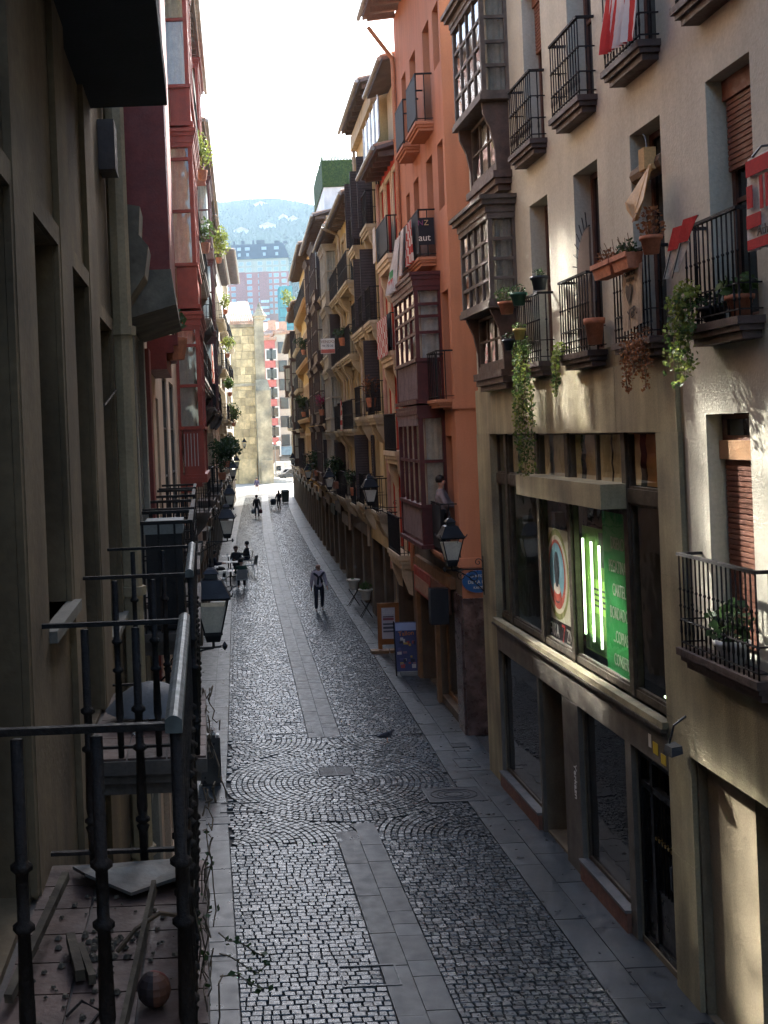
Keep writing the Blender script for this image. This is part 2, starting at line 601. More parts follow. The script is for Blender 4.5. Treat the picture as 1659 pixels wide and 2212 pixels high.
cover('manhole_cover', 'tiny dark drain cover in right pavement near the lit stone pillar', 4.78, 4.96, 12.55, 12.66, 'grate')
# ================================================================== building kit
class Fac:
    """a facade line: s = depth along the street (world Y), n = distance out over the street, z = height"""
    def __init__(f, side, y0, y1, x0=None, x1=None):
        f.side, f.y0, f.y1 = side, y0, y1
        base = 5.36 if side == 'R' else -.715
        f.x0 = base + dl(y0) if x0 is None else x0
        f.x1 = base + dl(y1) if x1 is None else x1
        f.sg = -1 if side == 'R' else 1
    def p(f, s, n, z):
        k = (s - f.y0) / (f.y1 - f.y0)
        return (f.x0 + (f.x1 - f.x0) * k + f.sg * n, s, z)

def house(name, label, f, z1, m, openings, depth=9.0, rd=.3, z0=0.0, cat='building', body_m=None, low=None):
    """wall with real openings (s0, s1, z0, z1) and reveals, and the mass of the house behind it"""
    t = thing(name, label, cat, f.p((f.y0 + f.y1) / 2, -depth / 2, 0))
    w = MB(f.p)
    S = sorted({f.y0, f.y1, *[o[0] for o in openings], *[o[1] for o in openings]})
    Z = sorted({z0, z1, *[o[2] for o in openings], *[o[3] for o in openings]})
    S = [s for s in S if f.y0 <= s <= f.y1]
    Z = [z for z in Z if z0 <= z <= z1]
    for a, b in zip(S, S[1:]):
        for c, d in zip(Z, Z[1:]):
            ms, mz = (a + b) / 2, (c + d) / 2
            if any(o[0] < ms < o[1] and o[2] < mz < o[3] for o in openings): continue
            w.quad((a, 0, c), (b, 0, c), (b, 0, d), (a, 0, d))
    for o in openings:
        a, b, c, d = o[:4]
        r = -(o[4] if len(o) > 4 else rd)
        a, b, c, d = max(a, f.y0), min(b, f.y1), max(c, z0), min(d, z1)
        w.quad((a, 0, c), (a, 0, d), (a, r, d), (a, r, c)); w.quad((b, 0, c), (b, 0, d), (b, r, d), (b, r, c))
        w.quad((a, 0, d), (b, 0, d), (b, r, d), (a, r, d)); w.quad((a, 0, c), (b, 0, c), (b, r, c), (a, r, c))
    w.quad((f.y0, 0, z0), (f.y0, 0, z1), (f.y0, -1.5, z1), (f.y0, -1.5, z0))
    w.quad((f.y1, 0, z0), (f.y1, 0, z1), (f.y1, -1.5, z1), (f.y1, -1.5, z0))
    w.quad((f.y0, 0, z1), (f.y1, 0, z1), (f.y1, -1.5, z1), (f.y0, -1.5, z1))
    wo = w.build('wall', [m] + [q[0] for q in (low or [])], t)
    for k, (lm, zc, sc0) in enumerate(low or []):
        for p in wo.data.polygons:
            c = p.center + WL[t.name]
            if c.z < zc and c.y > sc0: p.material_index = k + 1
    b = MB(f.p)
    b.box(f.y0 + .02, f.y1 - .02, -depth, -1.5, z0, z1 + .02)
    b.build('rear_mass', body_m or m, t)
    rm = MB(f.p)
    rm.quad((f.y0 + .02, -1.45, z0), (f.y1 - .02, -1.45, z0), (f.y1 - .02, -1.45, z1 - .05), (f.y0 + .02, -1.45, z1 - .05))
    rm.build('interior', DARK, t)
    return t

def window(f, t, a, b, c, d, m, nx=2, nz=2, n=-.22, fw=.06, gm=None, name='window', curtain=None, thick=.05):
    """timber frame with mullions; each pane its own sub-part"""
    w = MB(f.p)
    w.box(a, a + fw, n, n + thick, c, d); w.box(b - fw, b, n, n + thick, c, d)
    w.box(a + fw, b - fw, n, n + thick, c, c + fw); w.box(a + fw, b - fw, n, n + thick, d - fw, d)
    xs = [a + fw + (b - a - 2 * fw) * k / nx for k in range(nx + 1)]
    zs = [c + fw + (d - c - 2 * fw) * k / nz for k in range(nz + 1)]
    bw = fw * .35
    for x in xs[1:-1]: w.box(x - bw, x + bw, n + .004, n + thick - .004, c + fw, d - fw)
    for z in zs[1:-1]:
        w.box(a + fw, b - fw, n + .008, n + thick - .008, z - bw, z + bw)
    o = w.build(name, m, t)
    for i in range(nx):
        for k in range(nz):
            p = MB(f.p)
            p.quad((xs[i], n + .02, zs[k]), (xs[i + 1], n + .02, zs[k]), (xs[i + 1], n + .02, zs[k + 1]), (xs[i], n + .02, zs[k + 1]))
            p.build('pane', gm or DGLASS, o)
    if curtain:
        cm = MB(f.p)
        q = 10
        for i in range(q):
            s0 = a + (b - a) * i / q; s1 = a + (b - a) * (i + 1) / q
            cm.quad((s0, n - .1 - .03 * (i % 2), c), (s1, n - .1 - .03 * ((i + 1) % 2), c), (s1, n - .1 - .03 * ((i + 1) % 2), d), (s0, n - .1 - .03 * (i % 2), d))
        cm.build('curtain', curtain, o)
    return o

def slats(f, t, a, b, c, d, m, n0=0.0, n1=.04, pitch=.09, name='shutter', solid=False):
    """louvred shutter leaf: frame with tilted slats"""
    w = MB(f.p)
    e = .05
    w.box(a, a + e, n0, n1, c, d); w.box(b - e, b, n0, n1, c, d)
    w.box(a + e, b - e, n0, n1, c, c + e); w.box(a + e, b - e, n0, n1, d - e, d)
    o = w.build(name, m, t)
    k = int((d - c - 2 * e) / pitch)
    s_ = MB(f.p)
    for i in range(k):
        z = c + e + (d - c - 2 * e) * (i + .5) / k
        h = pitch * .5
        s_.hexa([(a + e, n0 + .004, z + h * .5), (b - e, n0 + .004, z + h * .5), (a + e, n1 - .004, z - h), (b - e, n1 - .004, z - h),
                 (a + e, n0 + .004, z + h * .5 + .012), (b - e, n0 + .004, z + h * .5 + .012), (a + e, n1 - .004, z - h + .012), (b - e, n1 - .004, z - h + .012)])
    s_.build('slats', m, o, kind='stuff')
    return o

def roller(f, t, a, b, c, d, m, n=-.2, pitch=.055):
    o = MB(f.p).box(a, b, n - .03, n, c, d).build('roller_shutter', m, t)
    k = int((d - c) / pitch)
    for i in range(k):
        z = c + (d - c) * i / k
        MB(f.p).box(a + .01, b - .01, n + .001, n + .014, z + .006, z + pitch * .86).build('slat', m, o)
    return o

def knot_bar(h, r=.011, knots=(.1, .3, .42, .85), bulb=True, n=6):
    pr = [(r, 0)]
    for k in sorted(knots):
        z = k * h
        pr += [(r, z - .016), (r * 1.75, z - .007), (r * 1.75, z + .007), (r, z + .016)]
    if bulb:
        z = .2 * h
        pr += [(r * 1.1, z - .05), (r * 1.65, z - .025), (r * 1.35, z + .05)]
    pr.append((r, h))
    pr = sorted(pr, key=lambda q: q[1])
    mb = MB(); mb.lathe(0, 0, pr, n)
    me = mb.mesh('baluster'); me.materials.append(IRON)
    me.polygons.foreach_set('use_smooth', [True] * len(me.polygons))
    return me
BARS = {}
def balcony(f, t, a, b, z, proj, slab_m, rail_h=1.0, gap=.105, slab=.14, singles=False, bars=True, r=.011, knots=(.12, .3, .62), mids=(), corbel=False, rail_m=None, rw=.022, rt=.016, solid=None, bulb=True):
    """slab with a stepped moulding, handrail, bars on three sides; singles = every bar an object of its own"""
    w = MB(f.p)
    w.box(a, b, 0, proj, z - slab * .45, z)
    w.box(a + .035, b - .035, 0, proj - .035, z - slab * .8, z - slab * .45)
    w.box(a + .08, b - .08, 0, proj - .08, z - slab * 1.25, z - slab * .8)
    if corbel:
        for s in (a + .15, b - .3):
            w.prism([(0.0, z - slab * 1.25), (proj - .1, z - slab * 1.25), (proj * .7, z - slab * 2), (.1, z - slab * 3.6), (0, z - slab * 3.8)], s, s + .14, lambda p, q, e: (e, p, q))
    o = w.build('balcony', slab_m, t)
    i0 = .05
    h = MB(f.p)
    zt = z + rail_h
    rm = rail_m or IRON
    h.box(a + i0 - rw, b - i0 + rw, proj - i0 - rw, proj - i0 + rw, zt - rt, zt + rt)
    for s in (a + i0, b - i0):
        h.box(s - rw, s + rw, 0, proj - i0 - rw, zt - rt, zt + rt)
    h.build('handrail', rm, o)
    lo = MB(f.p)
    for zz in (z + .06, *[z + q * rail_h for q in mids]):
        lo.box(a + i0, b - i0, proj - i0 - .012, proj - i0 + .012, zz, zz + .014)
        for s in (a + i0, b - i0):
            lo.box(s - .012, s + .012, 0, proj - i0, zz, zz + .014)
    lo.build('lower_rail', IRON, o)
    if solid is not None:
        so = MB(f.p)
        so.box(a + i0, b - i0, proj - i0 + .014, proj - i0 + .022, z + .1, zt - .03)
        so.build('screen', solid, o)
    pos = []
    k = max(2, round((b - a - 2 * i0) / gap))
    for i in range(k + 1): pos.append((a + i0 + (b - a - 2 * i0) * i / k, proj - i0))
    kk = max(1, round((proj - i0) / gap))
    for i in range(1, kk):
        for s in (a + i0, b - i0): pos.append((s, (proj - i0) * i / kk))
    if not bars: return o
    if singles:
        key = (round(rail_h, 2), r, knots, bulb)
        if key not in BARS: BARS[key] = knot_bar(rail_h - .02, r, knots, bulb)
        for s, n in pos: inst(BARS[key], 'baluster', o, f.p(s, n, z))
    else:
        bm_ = MB()
        for s, n in pos:
            x, y, _ = f.p(s, n, 0)
            bm_.box(x - r * .8, x + r * .8, y - r * .8, y + r * .8, z, zt - .01)
        bm_.build('railing', IRON, o, kind='stuff')
    return o

def bay(f, t, a, b, c, d, proj, m, nf=4, rows=(.0, .55, 1.0), side_cols=1, base_h=.35, cornice=.3, gm=None, curtain=None, cur_m=None, post=.07, muntin=2, name='glazed_bay', lower_panel=True, ov=.12, far_side=True, fgm=None):
    """glazed timber bay (mirador): corner posts, transoms, moulded cornice and sill; panes and curtains are sub-parts"""
    w = MB(f.p)
    n1 = proj
    zb, zt = c + base_h, d - cornice
    for s in (a, b - post):
        w.box(s, s + post, n1 - post, n1, c, d)
        w.box(s, s + post, 0, post * .7, c, d)
    def horiz(z, hh, o_):
        w.box(a - o_, b + o_, n1 - post - .01, n1 + o_, z, z + hh)
        w.box(a - o_, a + post, 0, n1 - post - .01, z, z + hh)
        if far_side: w.box(b - post, b + o_, 0, n1 - post - .01, z, z + hh)
    horiz(c - .03, .09, .05); horiz(zb - .06, .08, .03)
    horiz(zt, .1, .02)
    # cornice: three spreading steps, solid cap
    for k, (zz, hh, oo) in enumerate(((zt + .1, (cornice - .1) * .45, .04), (zt + .1 + (cornice - .1) * .45, (cornice - .1) * .3, ov * .7), (zt + .1 + (cornice - .1) * .75, (cornice - .1) * .25, ov))):
        w.box(a - oo, b + oo, 0, n1 + oo, zz, zz + hh)
    if lower_panel:
        w.box(a + post, b - post, n1 - post * .7, n1 - post * .35, c + .06, zb - .06)
        w.box(a + post * .3, a + post * .6, post, n1 - post, c + .06, zb - .06)
    w.box(a + .01, b - .01, 0, n1 - .01, c - .02, c + .04)
    hs = [zb + .02 + (zt - zb - .02) * q for q in rows]
    fs = [a + post + (b - a - 2 * post) * k / nf for k in range(nf + 1)]
    mw = post * .36
    for s in fs[1:-1]: w.box(s - mw, s + mw, n1 - post * .8, n1 - post * .1, zb, zt)
    for z in hs[1:-1]:
        w.box(a + post, b - post, n1 - post * .85, n1 - post * .15, z - mw, z + mw)
        w.box(a + post * .15, a + post * .85, post * .7, n1 - post, z - mw, z + mw)
        if far_side: w.box(b - post * .85, b - post * .15, post * .7, n1 - post, z - mw, z + mw)
    o = w.build(name, m, t)
    gm = gm or GLASS
    for z0, z1 in zip(hs, hs[1:]):
        for s0, s1 in zip(fs, fs[1:]):
            p = MB(f.p); n = n1 - post * .45
            p.quad((s0, n, z0), (s1, n, z0), (s1, n, z1), (s0, n, z1))
            pn = p.build('pane', fgm or gm, o)
        for s, ok in ((a + post * .5, True), (b - post * .5, far_side)):
            if not ok: continue
            ns = [post * .7 + (n1 - post * 1.7) * k / side_cols for k in range(side_cols + 1)]
            for q0, q1 in zip(ns, ns[1:]):
                p = MB(f.p)
                p.quad((s, q0, z0), (s, q1, z0), (s, q1, z1), (s, q0, z1))
                p.build('pane', gm, o)
    if curtain:
        cm = MB(f.p); q = 12; n = n1 - post - .05
        for i in range(q):
            s0 = a + post + (b - a - 2 * post) * i / q; s1 = a + post + (b - a - 2 * post) * (i + 1) / q
            cm.quad((s0, n - .03 * (i % 2), zb), (s1, n - .03 * ((i + 1) % 2), zb), (s1, n - .03 * ((i + 1) % 2), zt), (s0, n - .03 * (i % 2), zt))
        if curtain != 'side':
            cm.build('curtain', cur_m or CURTAIN, o)
        cm = MB(f.p); q = 6
        for i in range(q):
            n0 = .03 + (n1 - post - .1) * i / q; nn = .03 + (n1 - post - .1) * (i + 1) / q
            cm.quad((a + post + .05 + .02 * (i % 2), n0, zb), (a + post + .05 + .02 * ((i + 1) % 2), nn, zb), (a + post + .05 + .02 * ((i + 1) % 2), nn, zt), (a + post + .05 + .02 * (i % 2), n0, zt))
        cm.build('curtain', cur_m or CURTAIN, o)
    return o

def eave(f, t, z, proj, m_soffit, rise=.28, tiles=True, depth=5.0, rafters=True, a=None, b=None):
    """overhanging roof edge: boards, rafter ends, gutter and the row of clay tile ends"""
    a = f.y0 if a is None else a; b = f.y1 if b is None else b
    r = MB(f.p)
    r.hexa([(a, -depth, z + depth * rise), (b, -depth, z + depth * rise), (a, proj, z - proj * rise * .35), (b, proj, z - proj * rise * .35),
            (a, -depth, z + depth * rise + .1), (b, -depth, z + depth * rise + .1), (a, proj, z - proj * rise * .35 + .1), (b, proj, z - proj * rise * .35 + .1)])
    o = r.build('roof', m_soffit, t)
    if rafters:
        rf = MB(f.p); k = max(2, int((b - a) / .55))
        for i in range(k):
            s = a + (b - a) * (i + .5) / k
            rf.hexa([(s - .05, 0, z - .14), (s + .05, 0, z - .14), (s - .05, proj - .1, z - .12 - proj * rise * .35), (s + .05, proj - .1, z - .12 - proj * rise * .35),
                     (s - .05, 0, z + .02), (s + .05, 0, z + .02), (s - .05, proj - .1, z + .02 - proj * rise * .35), (s + .05, proj - .1, z + .02 - proj * rise * .35)])
        rf.build('rafters', m_soffit, o, kind='stuff')
    if tiles:
        tl = MB(f.p); k = max(3, int((b - a) / .24))
        zz = z + .1
        for i in range(k):
            s = a + (b - a) * (i + .5) / k
            ring = []
            for n, h in ((proj + .06, -proj * rise * .35), (-.6, .6 * rise), (-depth, depth * rise)):
                ring.append([(s + .11 * math.cos(q * .785), n, zz + h + .1 * math.sin(q * .785)) for q in range(5)])
            for A, B in zip(ring, ring[1:]):
                for q in range(4): tl.quad(A[q], A[q + 1], B[q + 1], B[q])
        tl.build('roof_tiles', TILE, o, kind='stuff')
    g_ = MB(f.p)
    g_.tube([(a, proj + .1, z - proj * rise * .35 + .05), (b, proj + .1, z - proj * rise * .35 + .05)], .065, 7)
    g_.build('gutter', M('zinc_gutter', (.4, .38, .34), .5, metal=.3), o)
    return o

def pipe(f, t, s, n, z0, z1, m, r=.055, top=None):
    p = MB(f.p)
    path = [(s, n, z0), (s, n, z1)]
    if top: path += top
    p.tube(path, r, 8)
    z = z0 + 1.2
    while z < z1 - .3:
        p.tube([(s, n, z), (s, n, z + .07)], r * 1.35, 8)
        z += 2.1
    return p.build('drainpipe', m, t, smooth=False)

LEAFM = {}
def leafm(name, c, c2, tr=.35):
    return M(name, c, .55, var=.35, scale=14, bump=0, fine=0, c2=c2, c2scale=9, c2amt=.8, trans=tr, spec=.3)
LG = leafm('leaf_green', (.055, .10, .028), (.10, .15, .035))
LD = leafm('leaf_dark_green', (.03, .06, .022), (.05, .085, .03))
LY = leafm('leaf_yellow_green', (.16, .21, .045), (.24, .24, .06), .5)
LB = leafm('leaf_withered', (.20, .075, .03), (.28, .13, .05), .3)
STEMM = M('stem_brown', (.09, .06, .035), .8, var=.3, bump=0)
def leaves(mb, c, rx, ry, rz, n, size, droop=0.3):
    for _ in range(n):
        while True:
            p = Vector((R.uniform(-1, 1), R.uniform(-1, 1), R.uniform(-1, 1)))
            if p.length <= 1: break
        o = Vector((c[0] + p.x * rx, c[1] + p.y * ry, c[2] + p.z * rz))
        d = Vector((R.gauss(0, 1), R.gauss(0, 1), R.gauss(0, .8) - droop)).normalized()
        u = d.cross(Vector((R.gauss(0, 1), R.gauss(0, 1), R.gauss(0, 1)))).normalized()
        s = size * R.uniform(.6, 1.3)
        a = o - d * s * .5
        mb.quad(tuple(a), tuple(a + d * s * .5 + u * s * .32), tuple(a + d * s), tuple(a + d * s * .5 - u * s * .32))
def pot(mb, x, y, z, r, h):
    mb.lathe(x, y, [(r * .68, 0), (r * .9, h * .78), (r * 1.04, h * .78), (r * 1.06, h), (r * .9, h), (r * .86, h * .85)], 12, z0=z)
def potted(label, x, y, z, r, h, lm, spread, tall, n=160, size=.05, pm=None, group=None, hang=None):
    t = thing('potted_plant', label, 'potted plant', (x, y, z), group)
    p = MB(); pot(p, x, y, z, r, h); p.build('pot', pm or TERRA, t, True)
    l = MB(); leaves(l, (x, y, z + h + tall * .45), spread, spread, tall * .55, n, size)
    if hang:
        for k in range(hang[0]):
            hx, hy = x + R.uniform(-spread, spread), y + R.uniform(-spread, spread)
            ln = hang[1] * R.uniform(.5, 1)
            for q in range(int(ln / .03)):
                leaves(l, (hx + R.uniform(-.03, .03), hy + R.uniform(-.03, .03), z + h - q * .03), .03, .03, .03, 2, size)
    l.build('leaves', lm, t)
    st = MB()
    for k in range(5):
        st.tube([(x, y, z + h * .8), (x + R.uniform(-spread, spread) * .6, y + R.uniform(-spread, spread) * .6, z + h + tall * .6)], .006, 4)
    st.build('stem', STEMM, t)
    return t
def cloth(name, label, cat, f, a, b, z0, z1, n, m, wave=.03, k=10, group=None, parent=None, rows=6, skew=0.0, thick=.006, sway=0.0):
    """hanging cloth with folds; n = distance from the facade"""
    mb = MB(f.p)
    def P(i, j, o):
        s = a + (b - a) * i / k; u = j / rows
        z = z1 + (z0 - z1) * u + skew * (i / k - .5) * (1 if j else 1)
        nn = n + o + wave * math.sin(i * 2.1 + u * 1.7) * (.35 + u) + sway * u
        return (s + .02 * math.sin(u * 3 + i), nn, z)
    for o in (0, thick):
        for i in range(k):
            for j in range(rows):
                q = [P(i, j, o), P(i + 1, j, o), P(i + 1, j + 1, o), P(i, j + 1, o)]
                mb.quad(*(q if o else q[::-1]))
    return mb.build(name, m, parent, label=label, cat=cat, group=group)
# ================================================================== cream building with the green-lit shop
PLA = M('cream_plaster', (.47, .45, .36), .88, var=.10, scale=.9, streak=.10, bump=.25, bscale=34, fine=.08, c2=(.40, .37, .30), c2scale=.7, c2amt=.5)
STN = M('sandy_stone_cladding', (.34, .295, .175), .7, var=.18, scale=1.6, streak=.38, bump=.2, bscale=60, c2=(.2, .17, .12), c2scale=1.1, c2amt=.55)
DSTN = M('dark_stone_cladding', (.12, .105, .085), .6, var=.25, scale=2.5, streak=.3, bump=.2)
WBR = M('brown_timber', (.085, .052, .038), .55, var=.3, scale=6, streak=.25, bump=.2, bscale=40)
WBR2 = M('grey_brown_timber', (.105, .08, .062), .65, var=.25, scale=7, streak=.35, bump=.25, bscale=45)
SLB = M('balcony_timber_slab', (.075, .05, .042), .6, var=.3, scale=6, streak=.3, bump=.2)
RED_SH = M('red_brown_shutter', (.16, .062, .035), .6, var=.2, scale=4, bump=.1)
BRONZ = M('bronze_shopfront', (.075, .06, .042), .5, var=.3, scale=6, metal=.35, bump=.1)
f1 = Fac('R', -48.0, 21.55, 5.36, 5.36)
WA, WB, WC, WD = (16.85, 17.77), (14.72, 15.67), (12.70, 13.60), (10.62, 11.55)
op = [(a, b, 7.62, 10.13) for a, b in (WA, WB, WC, WD)] + [(a, b, 10.98, 13.5) for a, b in (WA, WB, WC, WD)]
op += [(10.9, 11.84, 4.2, 6.68), (13.03, 20.6, 3.1, 6.5, .3), (18.2, 20.55, .26, 2.5, .3), (16.9, 18.1, .04, 2.5, .9), (14.4, 16.2, .28, 2.5, .3), (12.83, 14.2, .08, 2.5, .35), (8.2, 12.38, 0, 2.87, .8)]
r1 = house('plastered_town_house', 'pale plastered house with brown balconies above a green lit shop', f1, 20.5, PLA, op, low=[(STN, 7.3, 12.4), (M('ochre_ground_stone', (.17, .135, .085), .75, var=.2, streak=.25), 3.0, -20)])
def at(px, py, X):
    u, w = px - 439, py - 945
    x = u * math.cos(roll) - w * math.sin(roll); y = w * math.cos(roll) + u * math.sin(roll)
    Y = 2400 * X / x
    return Y, CAM_H - y * Y / 2400
P1 = f1.p
# stone cladding round the shop, panel by panel
def clad(a, b, c, d, n=.06, m=STN, t=None):
    return MB(P1).box(a, b, 0.002, n, c, d).build('cladding_panel', m, t or r1)
for k in range(5):
    a = 12.45 + (21.55 - 12.45) * k / 5; b = 12.45 + (21.55 - 12.45) * (k + 1) / 5
    clad(a + .004, b - .004, 6.5, 7.34, .055 + .004 * (k % 2))
for z0, z1 in ((.0, 1.6), (1.604, 3.2), (3.204, 4.85), (4.854, 6.496)):
    clad(12.42, 13.03, z0, z1, .06); clad(20.6, 21.56, z0, z1, .06)
for a, b in ((13.034, 14.9), (14.904, 16.6), (16.604, 18.4), (18.404, 20.596)):
    clad(a, b, 2.52, 3.02, .065, DSTN)
MB(P1).box(13.0, 20.62, -.1, .13, 3.02, 3.1).build('sill', STN, r1)
MB(P1).box(13.0, 20.62, .08, .15, 2.98, 3.02).build('sill', BRONZ, r1)
clad(16.2, 16.9, 0, 2.516, .07, DSTN); clad(14.2, 14.4, 0, 2.516, .062, DSTN); clad(18.1, 18.2, 0, 2.516, .062, DSTN); clad(20.55, 20.598, 0, 2.516, .06, DSTN)
RTILE = M('red_tile_plinth', (.16, .07, .045), .6, var=.25, scale=9)
clad(14.404, 16.196, 0, .26, .12, RTILE); clad(18.204, 20.54, 0, .24, .12, RTILE)
MB(P1).box(14.404, 16.196, -.01, .14, .26, .3).build('sill', M('aluminium', (.16, .16, .16), .45, metal=.6), r1)
MB(P1).box(18.204, 20.54, -.01, .14, .24, .28).build('sill', MATS['aluminium'], r1)
MB(P1).box(8.2, 12.4, .005, .075, 2.87, 3.9).build('lintel', STN, r1)
# recessed wall and door beyond the lit pillar
PLA2 = M('ochre_recess_plaster', (.30, .245, .155), .85, var=.12, streak=.15)
MB(P1).box(11.3, 12.38, -.3, -.1, 0, 2.87).build('recessed_wall', PLA2, r1)
MB(P1).box(8.2, 11.29, -.6, -.5, 0, 2.87).build('door', DARK, r1)
# shopfront upper floor
for a in (19.85, 18.0, 16.5, 14.24):
    MB(P1).box(a, a + .14, -.16, -.03, 3.1, 6.5).build('mullion', BRONZ, r1)
MB(P1).box(13.03, 20.6, -.15, -.04, 5.6, 5.78).build('transom', BRONZ, r1)
MB(P1).box(13.03, 20.6, -.15, -.05, 3.1, 3.2).build('bottom_rail', BRONZ, r1)
cano = MB(P1); cano.box(14.25, 16.2, -.1, .3, 5.52, 5.84); cano.box(16.204, 18.1, -.1, .302, 5.52, 5.84)
cano.build('canopy', STN, r1)
PAPER = M('tan_lining_paper', (.52, .42, .24), .8, var=.12, scale=2.5, bump=.3, bscale=7, c2=(.45, .27, .10), c2scale=.8, c2amt=.7, trans=.1)
PAPER2 = M('orange_lining_paper', (.46, .24, .07), .8, var=.15, scale=2.5, bump=.3, bscale=7)
for a, b, m in ((19.99, 20.6, PAPER), (18.14, 19.85, PAPER), (16.64, 18.0, PAPER), (14.38, 15.4, PAPER), (15.405, 16.5, PAPER), (13.03, 14.24, PAPER2)):
    w = window(f1, r1, a, b, 5.78, 6.5, BRONZ, 1, 1, n=-.12, fw=.03, gm=GLASS, name='transom_light')
    q = MB(P1); k = 5
    for i in range(k):
        z0 = 5.8 + .68 * i / k; z1 = 5.8 + .68 * (i + 1) / k
        q.quad((a + .03, -.29 - .015 * (i % 2), z0), (b - .03, -.29 - .015 * (i % 2), z0), (b - .03, -.29 - .015 * ((i + 1) % 2), z1), (a + .03, -.29 - .015 * ((i + 1) % 2), z1))
    q.build('paper_lining', m, w)
shop_w = []
for a, b in ((18.14, 19.85), (19.99, 20.6), (16.64, 18.0), (14.38, 16.5), (13.03, 14.24)):
    shop_w.append(window(f1, r1, a, b, 3.2, 5.6, BRONZ, 1, 1, n=-.12, fw=.035, gm=GLASS, name='shop_window'))
for a, b, c in ((18.2, 20.55, .28), (14.4, 16.2, .3)):
    window(f1, r1, a, b, c, 2.5, BRONZ, 1, 1, n=-.07, fw=.05, gm=DGLASS, name='shop_window')
# shop room behind the glass
MB(P1).box(13.0, 20.6, -1.44, -1.40, 2.6, 5.6).build('back_wall', ROOMD, r1)
# door in its dark porch
dr = MB(P1).box(16.95, 18.05, -.8, -.75, .05, 2.3).build('door', M('black_door', (.02, .018, .016), .4), r1)
MB(P1).box(17.1, 17.14, -.75, -.7, .9, 1.2).build('handle', STEEL, dr)
# barred gate
GATE = M('black_gate_iron', (.016, .016, .017), .35, metal=.5, var=.2)
gt = MB(P1)
gt.box(12.85, 14.18, -.1, -.02, .08, .16); gt.box(12.85, 14.18, -.1, -.02, 2.02, 2.1); gt.box(12.85, 14.18, -.1, -.02, 2.4, 2.5)
for s in (12.85, 13.75, 14.1): gt.box(s, s + .08, -.1, -.02, .08, 2.5)
gt.box(12.9, 14.1, -.09, -.05, .16, .85)
gt = gt.build('gate', GATE, r1)
bar = MB(); bar.lathe(0, 0, [(.011, 0), (.011, .3), (.02, .33), (.011, .36), (.011, .56), (.022, .6), (.022, .63), (.011, .66), (.011, .9), (.02, .93), (.011, .96), (.011, 1.2)], 6)
bme = bar.mesh('gate_bar'); bme.materials.append(GATE)
BRASS = M('brass', (.5, .33, .1), .3, metal=.9, var=.2)
for s in [12.98 + .09 * k for k in range(9)] + [13.87, 13.95, 14.03]:
    inst(bme, 'bar', gt, P1(s, -.04, .85))
for s in [12.98 + .09 * k for k in range(9)]:
    MB(P1).box(s - .016, s + .016, -.062, -.018, 1.46, 1.5).build('brass_collar', BRASS, gt)
MB(P1).tube([(13.1, .01, 1.05), (13.1, .05, 1.1), (13.1, .05, 1.35), (13.1, .01, 1.4)], .014, 6).build('handle', STEEL, gt)
# ---- posters, tubes and lettering of the shop
def disc(mb, s, z, rs, rz, n, k=40):
    mb.f.append(tuple(range(mb.pts([P1(s + rs * math.cos(6.2832 * i / k), n, z + rz * math.sin(6.2832 * i / k)) for i in range(k)]), len(mb.v))))
flat = lambda nm, c, r=.6: M(nm, c, r, var=.06, bump=0, fine=.03)
po = MB(P1).box(16.85, 18.25, -.17, -.16, 3.18, 4.98).build('poster', flat('cream_print', (.62, .57, .43)), None, label='cream poster with round red and blue emblem in shop window', cat='poster')
def ell(nm, c, rs, rz, n, dz=0, ds=0):
    mb = MB(); disc(mb, 17.6 + ds, 4.26 + dz, rs, rz * .92, n + .16)
    mb.build(nm, flat(nm + '_ink%d' % int(rs * 100 + rz * 7), c), po)
ell('ring', (.26, .27, .08), .56, .78, -.317); ell('ring', (.62, .57, .43), .5, .68, -.315); ell('ring', (.45, .06, .03), .42, .6, -.313)
ell('field', (.16, .33, .4), .36, .5, -.311, .04)
ell('shape', (.03, .035, .05), .14, .26, -.309, .12); ell('shape', (.45, .06, .03), .2, .16, -.308, -.34); ell('shape', (.7, .6, .5), .16, .1, -.307, -.22)
ell('shape', (.03, .035, .05), .1, .2, -.306, -.02); ell('shape', (.7, .62, .52), .11, .035, -.305, -.42); ell('shape', (.45, .06, .03), .1, .04, -.304, -.39)
MB(P1).box(16.85, 18.25, -.158, -.152, 3.18, 3.52).build('band', flat('black_print', (.02, .02, .02)), po)
TX = flat('white_print', (.66, .64, .58))
XD, UP = (0, -1, 0), (0, 0, 1)
text('SERKA', 'lettering', po, TX, P1(17.86, -.148, 3.34), XD, UP, .3, .62)
text('7', 'lettering', po, flat('red_print', (.55, .05, .04)), P1(17.36, -.148, 3.34), XD, UP, .4, .9)
text('ZN', 'lettering', po, TX, P1(17.08, -.148, 3.34), XD, UP, .3, .62)
GRN = flat('green_print', (.02, .30, .06))
gp = MB(P1).box(14.6, 15.55, -.18, -.17, 3.2, 5.4).build('poster', GRN, None, label='deep green poster with pale lines of lettering beside the light tubes', cat='poster')
PT = flat('pale_green_print', (.5, .58, .42))
for k, s_ in enumerate(('DISENO', 'PEGATINAS', 'CARTEL', 'BORDADOS', '...COPIAS', 'CONSERJ')):
    text(s_, 'lettering', gp, PT, P1(15.0, -.165, 4.98 - k * .32), XD, UP, .24, .55)
lg = MB(P1).box(15.57, 16.75, -.3, -.29, 3.25, 5.1).build('poster', flat('lime_print', (.14, .25, .05)), None, label='lime green printed sheet behind the three lit tubes', cat='poster')
